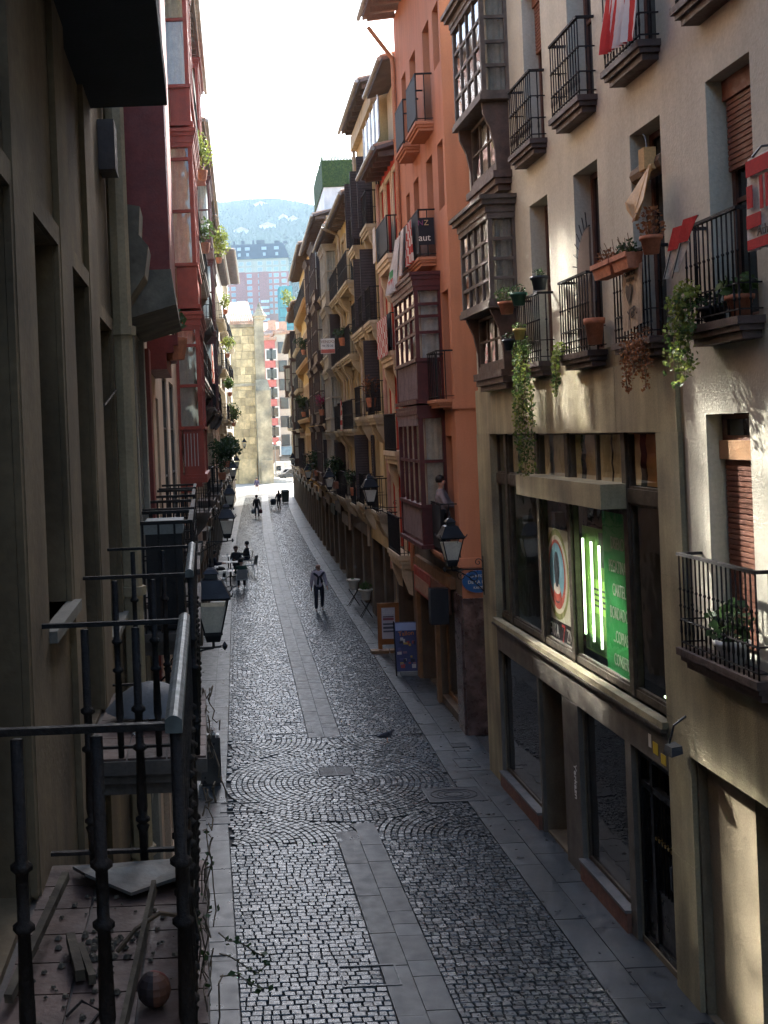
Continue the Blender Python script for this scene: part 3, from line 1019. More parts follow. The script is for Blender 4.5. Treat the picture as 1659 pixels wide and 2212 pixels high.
for a, b, c, d, cc in ((15.6, 16.05, 4.55, 5.05, (.02, .025, .02)), (15.6, 15.85, 4.3, 4.8, (.45, .03, .08)), (15.8, 16.4, 3.85, 4.35, (.36, .5, .12)), (15.58, 15.78, 3.4, 4.25, (.06, .07, .05)), (15.9, 16.7, 3.28, 3.5, (.05, .12, .04))):
    MB(P1).box(a, b, -.289, -.286 + R.uniform(0, .001), c, d).build('printed_patch', flat('patch%d' % int(a * 100 + c * 10), cc), lg)
for k in range(4): MB(P1).box(15.85, 16.35, -.2845, -.283, 3.95 + k * .08, 3.98 + k * .08).build('print_line', flat('black_print', (.02, .02, .02)), lg)
TUBE = M('lit_tube', (.8, 1, .7), .4, var=0, bump=0, fine=0, emit=(.74, 1.0, .60), estr=1.7)
CAPM = M('tube_cap', (.3, .32, .3), .4, metal=.5)
def ltube(label, p0, p1, grp=None):
    a, b = Vector(P1(*p0)), Vector(P1(*p1)); d = (b - a).normalized()
    t = thing('light_tube', label, 'light tube', a, grp)
    MB().tube([tuple(a + d * .02), tuple(b - d * .02)], .017, 8).build('tube', TUBE, t)
    for q, e in ((a, a + d * .02), (b - d * .02, b)): MB().tube([tuple(q), tuple(e)], .019, 8).build('end_cap', CAPM, t)
for s_, z0, z1, nm in ((16.55, 3.48, 4.95, 'left of the three lit tubes standing before lime green sheet'), (16.2, 3.43, 4.93, 'middle of the three lit tubes standing before lime green sheet'), (15.88, 3.38, 4.9, 'right of the three lit tubes, half behind a pale notice')):
    ltube(nm, (s_, -.22, z0), (s_ - .02, -.22, z1), 'lit tubes in the shop window')
ltube('short lit tube lying on the sill of the rightmost shop pane', (13.7, -.2, 3.23), (13.12, -.2, 3.23), 'lit tubes in the shop window')
MB(P1).tube([(14.1, -.4, 4.4), (13.65, -.25, 3.25)], .02, 6).build('pole', STEEL, None, label='thin grey pole leaning inside the rightmost shop pane', cat='pole')
sv = thing('shop_display', 'dim reddish goods standing behind the leftmost upper shop pane', 'display', P1(18.8, -.7, 3.1))
for k in range(7):
    MB(P1).box(18.0 + k * .25, 18.2 + k * .25, -.75, -.6, 3.1, R.uniform(3.6, 5.3)).build('box', M('goods%d' % (k % 3), ((.12, .03, .02), (.06, .05, .04), (.03, .04, .06))[k % 3], .6), sv)
text('Yerkazn', 'lettering', r1, TX, P1(16.4, .073, 1.35), (0, 0, -1), (0, -1, 0), .16, 1)
MB(P1).box(13.3, 13.45, .067, .072, 2.62, 2.76).build('sticker', flat('yellow_print', (.5, .36, .03)), r1)
MB(P1).box(13.5, 13.58, .067, .072, 2.66, 2.82).build('sticker', flat('white_print', (.66, .64, .58)), r1)
MB(P1).box(13.08, 13.22, .067, .072, 2.56, 2.68).build('sticker', flat('yellow_print', (.5, .36, .03)), r1)

# ---- windows and doors of the dwelling floors
for i, (a, b) in enumerate((WA, WB, WC, WD)):
    for z0, z1, fl in ((7.62, 10.13, 0), (10.98, 13.5, 1)):
        if fl == 0 and i == 3 or fl == 1 and i in (0,):
            roller(f1, r1, a + .04, b - .04, z0 + 1.55, z1 - .22, RED_SH, -.2)
            MB(P1).box(a + .02, b - .02, -.26, -.16, z1 - .22, z1 - .01).build('shutter_box', RED_SH, r1)
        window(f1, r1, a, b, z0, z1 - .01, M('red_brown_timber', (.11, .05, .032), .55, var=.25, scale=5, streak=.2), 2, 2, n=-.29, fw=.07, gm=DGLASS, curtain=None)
cu = MB(P1)
for i in range(8):
    cu.quad((10.65 + i * .06, -.34 - .03 * (i % 2), 7.65), (10.71 + i * .06, -.34 - .03 * ((i + 1) % 2), 7.65), (10.71 + i * .06, -.34 - .03 * ((i + 1) % 2), 10), (10.65 + i * .06, -.34 - .03 * (i % 2), 10))
roller(f1, r1, 10.94, 11.8, 4.25, 6.2, RED_SH, -.18)
MB(P1).box(10.92, 11.82, -.24, -.12, 6.2, 6.4).build('shutter_box', M('light_oak', (.35, .2, .1), .5), r1)
window(f1, r1, 10.9, 11.84, 6.4, 6.67, MATS['red_brown_timber'], 1, 1, n=-.22, fw=.05)
rb = MB(P1); rb.tube([(12.72, -.08, 9.62), (13.58, -.08, 9.62)], .11, 10)
rb.build('rolled_blind', M('cane_blind', (.14, .09, .05), .8, var=.3, scale=30), r1)
# balconies with single bars
for i, (a, b) in enumerate((WA, WB, WC, WD)):
    for z, k in ((7.6, 0), (10.96, 1)):
        balcony(f1, r1, a - .12, b + .16, z, .27, SLB, rail_h=1.03, gap=.1, slab=.17, singles=True, r=.0095, knots=(.3, .62) if k else (.16, .62), mids=(.3,) if not k else (.3, .62))
balcony(f1, r1, 10.35, 12.12, 4.16, .3, SLB, rail_h=1.02, gap=.1, slab=.17, singles=True, r=.0095, knots=(.3, .46, .64), mids=(.3,))
# glazed timber bays at the corner
for zb, z0, z1, rows in ((7.28, 8.66, 10.5, (0, .26, .5, .75, 1)), (10.62, 12.14, 14.3, (0, .26, .5, .75, 1))):
    bay(f1, r1, 18.6, 20.6, z0, z1, .46, WBR2, nf=4, rows=rows, base_h=.1, cornice=.38, gm=GLASS, curtain=True, cur_m=M('dim_net_curtain', (.3, .27, .23), .9, var=.15, scale=9, streak=.25, trans=.2), post=.075, lower_panel=False, ov=.16)
    lw = MB(P1)
    for s in (18.72, 20.42):
        lw.prism([(0, zb + .3), (.24, zb + .3), (.25, zb + .7), (.32, zb + 1.05), (.43, zb + 1.3), (.44, z0 - .04), (0, z0 - .04)], s, s + .07, lambda p, q, e: (e, p, q))
    for oo, h0, h1 in ((.06, .2, .32), (.02, .1, .2), (-.04, 0, .1)):
        lw.box(18.7 - oo, 20.5 + oo, 0, .26 + oo, zb + h0, zb + h1)
    lw.box(18.79, 20.42, .2, .24, zb + .32, zb + .45)
    lb = lw.build('bay_bracket', WBR, r1)
    window(f1, lb and r1, 18.79, 20.42, zb + .45, z0 - .06, WBR2, 3, 2, n=.17, fw=.05, gm=GLASS, curtain=CURT2, name='bay_lower_light')
# ================================================================== orange house
ORA = M('orange_render', (.52, .215, .115), .88, var=.12, scale=.9, streak=.16, bump=.15, bscale=45, fine=.05, c2=(.43, .16, .085), c2scale=.9, c2amt=.6)
MAR = M('maroon_timber', (.085, .018, .016), .45, var=.2, scale=6, bump=.1)
ORW = M('orange_reveal_render', (.46, .19, .1), .88, var=.08)
SCR = M('black_balcony_screen', (.02, .021, .024), .75, var=.2, scale=5)
f2 = Fac('R', 24.0, 30.4)
W2 = [(24.15, 24.85, 14.62, 15.95), (25.3, 26.15, 13.62, 15.97), (27.2, 28.05, 13.6, 15.95), (28.7, 29.4, 13.6, 15.92),
      (24.2, 24.86, 11.5, 12.96), (25.5, 26.3, 10.62, 12.94), (27.4, 28.15, 10.6, 12.88), (28.8, 29.4, 11.0, 12.8),
      (24.25, 25.0, 7.28, 9.68), (28.75, 29.5, 7.3, 9.6), (24.5, 25.2, 3.95, 6.46), (28.8, 29.5, 4.0, 6.4)]
G2 = [(24.7, 26.9, 0.2, 2.45, .4), (27.1, 29.6, 0.0, 2.3, .8)]
r2 = house('orange_town_house', 'tall orange rendered house with maroon glazed bay and black balconies', f2, 17.9, ORA, W2 + G2, low=[(M('brown_ground_floor', (.13, .098, .066), .7, var=.25, scale=1.5, streak=.3), 3.3, -30)])
for a, b, c, d in W2:
    window(f2, r2, a, b, c, d - .01, M('dark_red_timber', (.10, .03, .025), .5), 1 if b - a < .75 else 2, 2, n=-.28, fw=.06)
for a, b, z in ((25.1, 26.45, 13.6), (26.95, 28.25, 13.58), (25.4, 26.9, 10.58), (27.1, 28.4, 10.56)):
    balcony(f2, r2, a, b, z, .42, ORW, 1.08, .16, .16, solid=SCR, r=.012, corbel=False)
balcony(f2, r2, 23.98, 25.15, 7.27, .4, ORW, 1.05, .2, .14, r=.012)
balcony(f2, r2, 24.2, 25.5, 3.9, .4, ORW, 1.08, .16, .14, solid=SCR, r=.012)
bay(f2, r2, 25.15, 28.35, 7.25, 10.2, .6, MAR, nf=4, rows=(0, .38, .62, .8, 1), base_h=.98, cornice=.42, curtain=True, cur_m=CURT2, post=.09, ov=.1)
bay(f2, r2, 25.2, 28.4, 3.95, 7.18, .6, MAR, nf=4, rows=(0, .5, 1), base_h=.95, cornice=.3, curtain=True, cur_m=CURTAIN, post=.1, ov=.04)
gr = MB(f2.p)
for k in range(14): gr.box(25.4 + .21 * k, 25.46 + .21 * k, .6, .63, 6.72, 7.16)
for k in range(13): gr.box(25.4 + .22 * k, 25.44 + .22 * k, .56, .6, 4.1, 4.85)
for k in range(13): gr.box(25.4 + .22 * k, 25.43 + .22 * k, .56, .6, 7.35, 8.15)
gr.build('bay_spindles', M('grey_pink_timber', (.28, .2, .18), .6), r2, kind='stuff')
for z0, z1, n in ((7.05, 7.27, .05), (3.62, 3.82, .05)):
    MB(f2.p).box(24.0, 25.1, .002, n, z0, z1).build('string_course', ORA, r2)
    MB().box(5.3 + dl(24), 7.4, 23.95, 23.999, z0, z1).build('string_course', ORA, r2)
pipe(f2, r2, 30.3, .07, 2.8, 16.6, M('orange_pipe', (.48, .2, .1), .6), .06, top=[(30.3, .1, 16.8), (30.0, .75, 17.55)])
eave(f2, r2, 17.95, .85, M('pink_brown_soffit', (.28, .2, .17), .8))
# shopfront of the orange house
MBL = M('veined_marble', (.07, .045, .042), .3, var=.5, scale=5, c2=(.16, .11, .10), c2scale=3, c2amt=.8, bump=.05)
MB(f2.p).box(24.002, 24.68, .005, .06, 0, 3.0).build('marble_facing', MBL, r2)
MB().box(5.45, 7.4, 23.94, 23.996, 0, 2.95).build('marble_facing', MBL, r2)
OBR = M('ochre_timber', (.24, .13, .06), .6, var=.2, streak=.2)
MB(f2.p).box(26.9, 27.1, .005, .1, 0, 2.45).build('pilaster', OBR, r2); MB(f2.p).box(29.65, 30.0, .005, .1, 0, 3.2).build('pilaster', OBR, r2)
MB(f2.p).box(24.7, 29.64, .005, .12, 3.05, 3.3).build('fascia', OBR, r2)
window(f2, r2, 24.7, 26.9, .22, 2.44, OBR, 1, 1, n=-.2, fw=.08, gm=MGLASS, name='shop_window')
for a, b, m in ((27.12, 29.6, M('red_sign', (.34, .05, .03), .5)), (25.2, 27.08, M('rust_sign', (.2, .075, .04), .5))):
    sg = MB(f2.p).box(a, b, .02, .16, 2.4, 3.04).build('shop_sign', m, None, label=('red shop sign board over dark doorway of orange house' if a > 27 else 'rust brown shop sign board next to the red one'), cat='sign')
    inner = MB(f2.p).box(a + .15, b - .15, .161, .166, 2.45, 2.8).build('panel', M('sign_panel', (.34, .2, .14), .6, var=.25, scale=9), sg)
MB(f2.p).box(24.85, 25.15, .15, .55, 2.25, 3.05).build('shop_sign', M('black_sign', (.012, .013, .02), .4), None, label='black projecting box sign on marble front of orange house', cat='sign')
LOW = [(M('brown_ground_floor', (.13, .098, .066), .7, var=.25, scale=1.5, streak=.3), 3.45, -30)]
# ================================================================== red house
REDM = M('scarlet_render', (.58, .07, .04), .85, var=.08, streak=.08)
CRE = M('cream_trim', (.66, .52, .34), .8, var=.1, streak=.12)
f3 = Fac('R', 30.45, 34.2)
st3 = (3.15, 6.05, 8.85, 11.55)
W3 = [(31.9, 32.85, z + .05, z + 2.35) for z in st3] + [(33.3, 34.0, z + .05, z + 2.35) for z in st3] + [(30.6, 31.4, z + .05, z + 2.35) for z in st3]
r3 = house('red_town_house', 'narrow scarlet house with cream window surrounds next to orange house', f3, 14.35, REDM, W3 + [(30.9, 33.8, 0, 2.5, .8)], low=LOW)
for a, b, c, d in W3:
    window(f3, r3, a, b, c, d, CRE, 2, 2, n=-.25, fw=.07, gm=MGLASS)
    s_ = MB(f3.p)
    s_.box(a - .14, a, .002, .05, c, d + .16); s_.box(b, b + .14, .002, .05, c, d + .16); s_.box(a, b, .002, .05, d, d + .16)
    s_.build('window_surround', CRE, r3)
for z in st3:
    balcony(f3, r3, 30.75, 33.1, z, .38, CRE, 1.05, .13, .3, solid=SCR if z > 8 else None, corbel=True, r=.012)
eave(f3, r3, 14.4, .6, M('grey_soffit', (.16, .13, .12), .8))
gl = MB(f3.p).box(30.6, 34.1, .45, .47, 14.75, 15.85).build('terrace_screen', M('blue_black_glass', (.03, .045, .06), .12, var=.1, bump=0), r3)
for k in range(5): MB(f3.p).box(30.6 + .86 * k, 30.65 + .86 * k, .475, .5, 14.7, 15.9).build('post', WHITEP, gl)
MB(f3.p).box(30.6, 34.15, -3, -.3, 14.4, 16.9).build('attic', CRE, r3)
f3b = Fac('R', 30.6, 34.15, f3.p(30.6, -.3, 0)[0], f3.p(34.15, -.3, 0)[0])
eave(f3b, r3, 16.9, .6, M('grey_soffit', (.16, .13, .12), .8), depth=2.5, rafters=False)
pipe(f3, r3, 34.15, .1, 2.4, 14.2, M('pink_pipe', (.45, .26, .2), .6), .065)
# ================================================================== yellow house with louvred shutters
YEL = M('yellow_ochre_render', (.60, .44, .21), .85, var=.1, scale=1.1, streak=.2, c2=(.46, .34, .18), c2amt=.4)
YE2 = M('straw_render', (.62, .455, .2), .85, var=.1, scale=1.1, streak=.2, c2=(.45, .33, .16), c2amt=.4)
BRS = M('dark_louvre_timber', (.042, .03, .028), .55, var=.25, scale=6)
STO = M('beige_stone_trim', (.52, .43, .28), .8, var=.12, streak=.25)
f4 = Fac('R', 34.25, 40.2)
st4 = (4.1, 7.15, 10.1, 13.1)
W4 = [(a, a + 1.0, z + .05, z + 2.45) for z in st4 for a in (34.9, 36.9, 38.8)]
r4 = house('ochre_town_house', 'ochre house with dark louvred shutters and a tall overhanging roof', f4, 17.4, YEL, W4 + [(34.8, 36.6, 0, 2.8, .8), (37.2, 39.8, 0, 2.8, .8)], low=LOW)
for a, b, c, d in W4:
    window(f4, r4, a, b, c, d, BRS, 2, 3, n=-.25, fw=.06, gm=MGLASS)
    s_ = MB(f4.p); s_.box(a - .12, b + .12, .002, .05, d, d + .2); s_.build('window_surround', STO, r4)
for a, z in ((34.9, 10.1), (34.9, 13.1), (36.9, 10.1), (38.8, 13.1), (34.9, 7.15), (38.8, 4.1), (36.9, 13.1)):
    slats(f4, r4, a - .75, a - .2, z + .15, z + 2.4, BRS, .03, .08, .09)
    # leaf standing open into the street
    w = MB(f4.p); w.box(a + 1.0, a + 1.05, .03, .52, z + .12, z + 2.42); lf = w.build('shutter', BRS, r4)
    s_ = MB(f4.p)
    for i in range(24): s_.box(a + .992, a + .999, .07, .48, z + .2 + i * .092, z + .25 + i * .092)
    s_.build('slats', M('louvre_edge', (.075, .055, .05), .55), lf, kind='stuff')
for z in st4:
    for a in (34.6, 38.5) if z not in (10.1,) else (34.6, 36.7, 38.5):
        balcony(f4, r4, a, a + 1.7, z, .45, STO, 1.05, .12, .24, corbel=True, r=.012, mids=(.5,))
eave(f4, r4, 17.45, .5, M('brown_soffit', (.13, .10, .085), .8))
MB(f4.p).box(34.25, 40.2, .002, .2, 16.75, 17.25).build('cornice', M('pale_ochre_cornice', (.5, .4, .25), .8), r4)
pipe(f4, r4, 40.1, .1, 2.5, 17.0, M('grey_pipe', (.4, .33, .25), .6), .06)
# ================================================================== straw yellow house with curved balconies
f5 = Fac('R', 40.25, 47.0)
st5 = (3.95, 6.75, 9.5, 12.2)
W5 = [(a, a + 1.1, z + .05, z + 2.3) for z in st5 for a in (41.0, 43.1, 45.2)]
r5 = house('straw_town_house', 'straw yellow house with deep eaves and rounded iron balconies', f5, 15.2, YE2, W5 + [(40.8, 43, 0, 2.7, .8), (43.6, 46.4, 0, 2.7, .8)], low=LOW)
for a, b, c, d in W5:
    window(f5, r5, a, b, c, d, BRS, 2, 3, n=-.22, fw=.06, gm=MGLASS)
    s_ = MB(f5.p); s_.box(a - .16, a, .002, .07, c, d + .2); s_.box(b, b + .16, .002, .07, c, d + .2); s_.box(a, b, .002, .07, d, d + .2); s_.build('window_surround', STO, r5)
for z in st5:
    for a, b in ((40.7, 44.4), (44.8, 46.6)) if z > 6 else ((40.7, 42.4), (44.8, 46.6)):
        balcony(f5, r5, a, b, z, .5, STO, 1.08, .12, .2, corbel=True, r=.013, mids=(.5,))
eave(f5, r5, 15.3, .55, M('brown_soffit', (.13, .10, .085), .8))
slats(f5, r5, 40.35, 40.95, 12.3, 14.5, M('green_black_timber', (.02, .03, .028), .5), .03, .09)
slats(f5, r5, 42.2, 42.8, 12.3, 14.5, MATS['green_black_timber'], .03, .09)
tw = MB(f5.p); tw.box(40.6, 43.4, -4.0, -1.2, 15.3, 17.6)
pipe(f5, r5, 46.9, .1, 2.5, 14.8, M('grey_pipe', (.4, .33, .25), .6), .06, top=[(46.9, .2, 15.0), (46.5, .85, 15.2)])
# ================================================================== more houses down the right side
def terrace(name, label, side, y0, y1, zt, m, st, win, balc=None, frame=BRS, trim=STO, ev=.6, slab_m=STO, gm=None, surround=True, shop=True, proj=.45, bays=(), bay_m=None, ev_m=None, louv=None, depth=9.0, wz=2.3, bcurt=True):
    f = Fac(side, y0, y1)
    W = [(a, b, z + .05, z + wz) for z in st for a, b in win]
    G = []
    if shop:
        k = max(1, int((y1 - y0) / 2.6)); q = (y1 - y0) / k
        G = [(y0 + q * i + .35, y0 + q * (i + 1) - .35, 0, 2.6 + .3 * (i % 2), .8) for i in range(k)]
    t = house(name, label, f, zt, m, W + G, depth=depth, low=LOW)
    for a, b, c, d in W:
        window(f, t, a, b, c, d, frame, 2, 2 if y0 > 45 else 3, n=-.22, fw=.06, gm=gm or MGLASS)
        if surround:
            s_ = MB(f.p); s_.box(a - .13, a, .002, .05, c, d + .15); s_.box(b, b + .13, .002, .05, c, d + .15); s_.box(a, b, .002, .05, d, d + .15); s_.build('window_surround', trim, t)
        if louv and R.random() < louv:
            w = MB(f.p); w.box(b, b + .05, .02, .48, c, d); w.build('shutter', BRS, t)
    for i, (a, b, c, d, *_) in enumerate(G):
        window(f, t, a, b, .1, d - .02, frame, 2, 1, n=-.4, fw=.09, gm=DGLASS, name='shopfront')
        MB(f.p).box(a - .1, b + .1, .005, .14, d, d + .45).build('shop_fascia', M('fascia%d' % ((i + int(y0)) % 4), ((.05, .03, .02), (.10, .07, .045), (.03, .04, .035), (.16, .11, .07))[(i + int(y0)) % 4], .5), t)
    for a, b, zz in (balc or []):
        balcony(f, t, a, b, zz, proj, slab_m, 1.05, .13, .2, corbel=y0 < 70, r=.013, mids=(.5,))
    for a, b, c, d, nf in bays:
        bay(f, t, a, b, c, d, .55, bay_m or WBR, nf=nf, rows=(0, .5, 1), base_h=.6, cornice=.3, gm=GLASS, curtain=bcurt, cur_m=CURT2, post=.09)
    if ev: eave(f, t, zt + .05, ev, ev_m or M('brown_soffit', (.13, .10, .085), .8))
    return t, f
BRN = M('brown_render', (.42, .30, .17), .85, var=.15, streak=.3)
GRB = M('grey_brown_render', (.40, .32, .21), .85, var=.15, streak=.3)
CRM = M('cream_ochre_render', (.58, .45, .25), .85, var=.1, streak=.2)
r6, f6 = terrace('cream_town_house', 'cream house with wooden glazed bays beyond straw yellow house', 'R', 47.05, 54.0, 15.4, CRM, (3.9, 6.7, 9.5, 12.3), ((47.6, 48.5), (52.5, 53.4)),
                 [(47.3, 49.0, z) for z in (3.9, 6.7, 9.5, 12.3)], bays=[(49.3, 52.0, z, z + 2.7, 4) for z in (3.9, 6.7, 9.5, 12.3)], bay_m=M('pale_bay_timber', (.42, .36, .27), .6, streak=.2), louv=.4)
r7, f7 = terrace('brown_town_house', 'dark house fronted by brown timber bays halfway down the street', 'R', 54.05, 66.0, 17.2, BRN, (4.0, 7.1, 10.2, 13.3), ((54.5, 55.4), (60.2, 61.2), (64.6, 65.5)),
                 [(54.2, 55.8, z) for z in (4.0, 7.1, 10.2, 13.3)] + [(59.9, 61.6, z) for z in (4.0, 7.1, 10.2)], bays=[(56.2, 59.4, z, z + 3.0, 4) for z in (4.0, 7.1, 10.2, 13.3)] + [(61.8, 64.4, z, z + 3.0, 3) for z in (4.0, 7.1, 10.2, 13.3)], bay_m=WBR, louv=.5, gm=GLASS)
r8, f8 = terrace('golden_town_house', 'golden yellow house with long continuous balconies and tiled eaves', 'R', 66.05, 82.0, 17.9, M('golden_render', (.62, .42, .16), .85, var=.1, streak=.15), (4.2, 7.6, 11.2, 14.8), [(66.8 + 2.1 * k, 67.9 + 2.1 * k) for k in range(7)],
                 [(66.4, 81.6, z) for z in (7.6, 11.2, 14.8)] + [(66.5, 68.3, 4.2), (72.5, 77, 4.2)], trim=CRE, proj=.55, slab_m=M('ochre_slab', (.45, .3, .13), .8), ev=.7)
r9, f9 = terrace('rust_town_house', 'rust brown house with narrow timber bays past the golden house', 'R', 82.05, 96.0, 16.3, M('rust_render', (.34, .20, .12), .85, var=.15, streak=.25), (4.0, 7.0, 10.0, 13.0), [(82.8 + 3.2 * k, 83.8 + 3.2 * k) for k in range(4)],
                 [(82.5, 90.0, z) for z in (7.0, 10.0, 13.0)], bays=[(91.5, 94.0, z, z + 2.9, 3) for z in (4.0, 7.0, 10.0)], bay_m=WBR, louv=.3)
r10, f10 = terrace('umber_town_house', 'umber house closing the right side before the sunlit square', 'R', 96.05, 117.5, 15.2, GRB, (4.0, 7.2, 10.4), [(97 + 3.3 * k, 98.1 + 3.3 * k) for k in range(6)],
                   [(96.5, 106, z) for z in (7.2, 10.4)] + [(108, 116.5, 7.2)], bays=[(112.5, 115.5, 10.4, 13.6, 3)], bay_m=WBR)
# rooftop terrace with a reed screen on the brown house
ts = MB(f7.p).box(56, 63, -4, -.1, 17.25, 19.1).build('terrace_wall', WHITEP, r7)
rd_ = MB(f7.p)
for k in range(26): rd_.box(55.94, 55.98, -.12 - k * .075, -.06 - k * .075, 19.0, 20.5 + R.uniform(-.12, .12))
for k in range(60): rd_.box(56.0 + k * .11, 56.06 + k * .11, -.08, -.04, 19.0, 20.5 + R.uniform(-.12, .12))
rd_.build('reed_screen', LG, ts, kind='stuff')
bs_ = MB(f7.p); bs_.box(55.985, 55.995, -2.05, -.06, 19.0, 20.35); bs_.box(56.0, 62.6, -.12, -.1, 19.0, 20.35); bs_.build('screen_backing', LD, ts)
# ================================================================== left side: the house the camera leans out of
BEI = M('stained_beige_render', (.16, .116, .066), .85, var=.3, scale=1.3, streak=.3, bump=.22, bscale=30, c2=(.085, .06, .036), c2scale=1.6, c2amt=.6)
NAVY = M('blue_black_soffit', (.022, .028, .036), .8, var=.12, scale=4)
fl1 = Fac('L', -48.0, 9.35, -.715, -.715)
OP = [(2.6, 4.15, 4.96, 7.62), (4.73, 5.55, 5.86, 7.64), (6.15, 7.02, 4.96, 7.63), (7.72, 8.76, 5.3, 7.52), (.2, 1.4, 4.96, 7.62),
      (4.73, 5.55, 9.4, 12), (6.15, 7.02, 9.1, 12), (7.72, 8.76, 9.4, 12), (2.6, 4.1, 9.1, 12), (.5, 2.5, 0, 3, .8), (4, 6, 0, 3, .8), (7, 8.6, 0, 3, .8)]
l1 = house('beige_town_house', 'weathered beige house with iron balconies close along left edge', fl1, 16.0, BEI, OP, rd=.38)
TB = M('dark_window_timber', (.06, .045, .032), .6, var=.25, streak=.2)
for a, b, c, d, *_ in OP:
    if c < .1: continue
    window(fl1, l1, a, b, c, d, TB, 2, 3, n=-.36, fw=.07)
    fr_ = MB(fl1.p); fr_.box(a - .1, a, .002, .03, c, d + .1); fr_.box(b, b + .1, .002, .03, c, d + .1); fr_.box(a, b, .002, .03, d, d + .1); fr_.build('architrave', BEI, l1)
    if c > 5.2: MB(fl1.p).box(a - .06, b + .06, -.3, .07, c - .05, c).build('sill', M('grey_stone_sill', (.16, .15, .125), .8), l1)
for a, b in ((4.2, 4.68), (5.62, 6.1), (7.08, 7.66)):
    MB(fl1.p).box(a, b, .002, .035, 0, 9.0).build('pilaster', BEI, l1)
pipe(fl1, l1, 9.0, .09, 0, 15.8, M('beige_pipe', (.34, .27, .17), .6, var=.15, streak=.2), .085)
MB(fl1.p).box(8.45, 8.75, .003, .13, 8.72, 9.1).build('junction_box', M('brown_box', (.07, .055, .05), .6), l1)
MB(fl1.p).tube([(7.2, .02, 7.0), (7.8, .03, 6.9), (8.7, .05, 7.05)], .008, 5).build('cable', IRON, l1)
# near balconies: stout turned bars, flat galvanised cap
SLT = M('stained_slab', (.12, .10, .085), .8, var=.25, streak=.3)
def near_balcony(a, b, z):
    o = balcony(fl1, l1, a, b, z, .665, SLT, rail_h=.985, gap=.185, slab=.16, singles=True, r=.0165, knots=(.2, .5, .66), bulb=True, rw=.012, rt=.009)
    cap = MB(fl1.p)
    s0, s1 = a + .03, b - .03
    k = 4
    for i in range(k):
        n0, n1 = .588 + .011 * i, .588 + .011 * (i + 1)
        h = (.0, .012, .012, .0, 0)
        cap.hexa([(s0, n0, z + .97), (s1, n0, z + .97), (s0, n1, z + .97), (s1, n1, z + .97),
                  (s0, n0, z + 1.004 + .012 * math.sin(3.14 * i / k)), (s1, n0, z + 1.004 + .012 * math.sin(3.14 * i / k)),
                  (s0, n1, z + 1.004 + .012 * math.sin(3.14 * (i + 1) / k)), (s1, n1, z + 1.004 + .012 * math.sin(3.14 * (i + 1) / k))])
    cap.build('rail_cap', GALV, o)
    return o
b1 = near_balcony(2.8, 4.53, 4.93)
b2 = near_balcony(5.95, 7.58, 4.93)
FT = M('brown_red_floor_tile', (.10, .058, .045), .6, var=.25, scale=8, randomv=.25, c2=(.06, .045, .04), c2amt=.6)
tm = ubox('floor_tile', FT, .02)
for b_, y0, y1 in ((b1, 2.82, 4.5), (b2, 5.97, 7.55)):
    for i in range(3):
        for k in range(int((y1 - y0) / .21)):
            inst(tm, 'floor_tile', b_, fl1.p(y0 + .21 * (k + .5), .02 + .215 * (i + .5), 4.941), None, (.208, .204, .012))
# balcony of the floor above, seen from below
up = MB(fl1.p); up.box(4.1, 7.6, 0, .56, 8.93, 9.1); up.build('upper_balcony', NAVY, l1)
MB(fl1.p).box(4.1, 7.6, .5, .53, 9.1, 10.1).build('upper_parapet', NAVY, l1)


# ================================================================== grey and red houses further along the left
GRY = M('grey_stone_render', (.24, .22, .185), .85, var=.15, streak=.3, c2=(.17, .155, .13))
REDT = M('oxblood_paint', (.19, .031, .024), .5, var=.15, scale=4, streak=.1)
fl2 = Fac('L', 9.4, 14.0, -.715, -.715)
O2 = [(10.0, 10.9, 4.95, 7.3), (11.7, 12.7, 4.95, 7.2), (10.0, 10.9, 9.2, 11.5)]
l2 = house('grey_town_house', 'grey house with a closed dark red box bay on a concrete slab', fl2, 17.0, GRY, O2 + [(9.9, 11.2, 0, 3, .8), (11.8, 13.4, 0, 3, .8)])
for a, b, c, d in O2: window(fl2, l2, a, b, c, d, TB, 2, 3, n=-.25, fw=.07)
MB(fl2.p).box(11.1, 13.7, .002, .45, 8.34, 17.0).build('box_bay', REDT, l2)
CON = M('raw_concrete', (.15, .13, .098), .85, var=.3, scale=3, streak=.3, bump=.3, bscale=25)
cs = MB(fl2.p); cs.hexa([(11.0, 0, 7.85), (13.8, 0, 7.85), (11.0, .5, 7.98), (13.8, .5, 7.98), (11.0, 0, 8.33), (13.8, 0, 8.33), (11.0, .46, 8.33), (13.8, .46, 8.33)])
cs.build('bay_slab', CON, l2)
cb = MB(fl2.p); cb.prism([(0, 8.75), (.24, 8.7), (.22, 8.45), (.3, 8.35), (.26, 8.1), (.12, 7.9), (0, 7.7)], 9.75, 10.25, lambda p, q, e: (e, p, q))
cb.build('corbel', CON, l2)
for a in (9.55, 11.1, 12.9): MB(fl2.p).box(a, a + .3, .002, .06, 3.0, 7.8).build('pilaster', GRY, l2)
balcony(fl2, l2, 9.8, 11.3, 4.93, .62, SLT, .98, .15, .16, r=.012, mids=(.5,)); balcony(fl2, l2, 11.6, 13.2, 4.93, .62, SLT, .98, .15, .16, r=.012, mids=(.5, .75))
fl3 = Fac('L', 14.0, 19.6)
PEA = M('peach_render', (.50, .36, .25), .85, var=.08, streak=.12)
O3 = [(15.2, 16.2, 4.95, 7.3), (17.2, 18.1, 4.95, 7.3), (15.2, 16.2, 9, 11.4), (17.2, 18.1, 9, 11.4)]
l3 = house('peach_town_house', 'peach house with red corner strip and red moulded ledge', fl3, 16.6, PEA, O3 + [(14.6, 16.5, 0, 3, .8), (17, 19, 0, 3, .8)])
for a, b, c, d in O3: window(fl3, l3, a, b, c, d, TB, 2, 3, n=-.22, fw=.07)
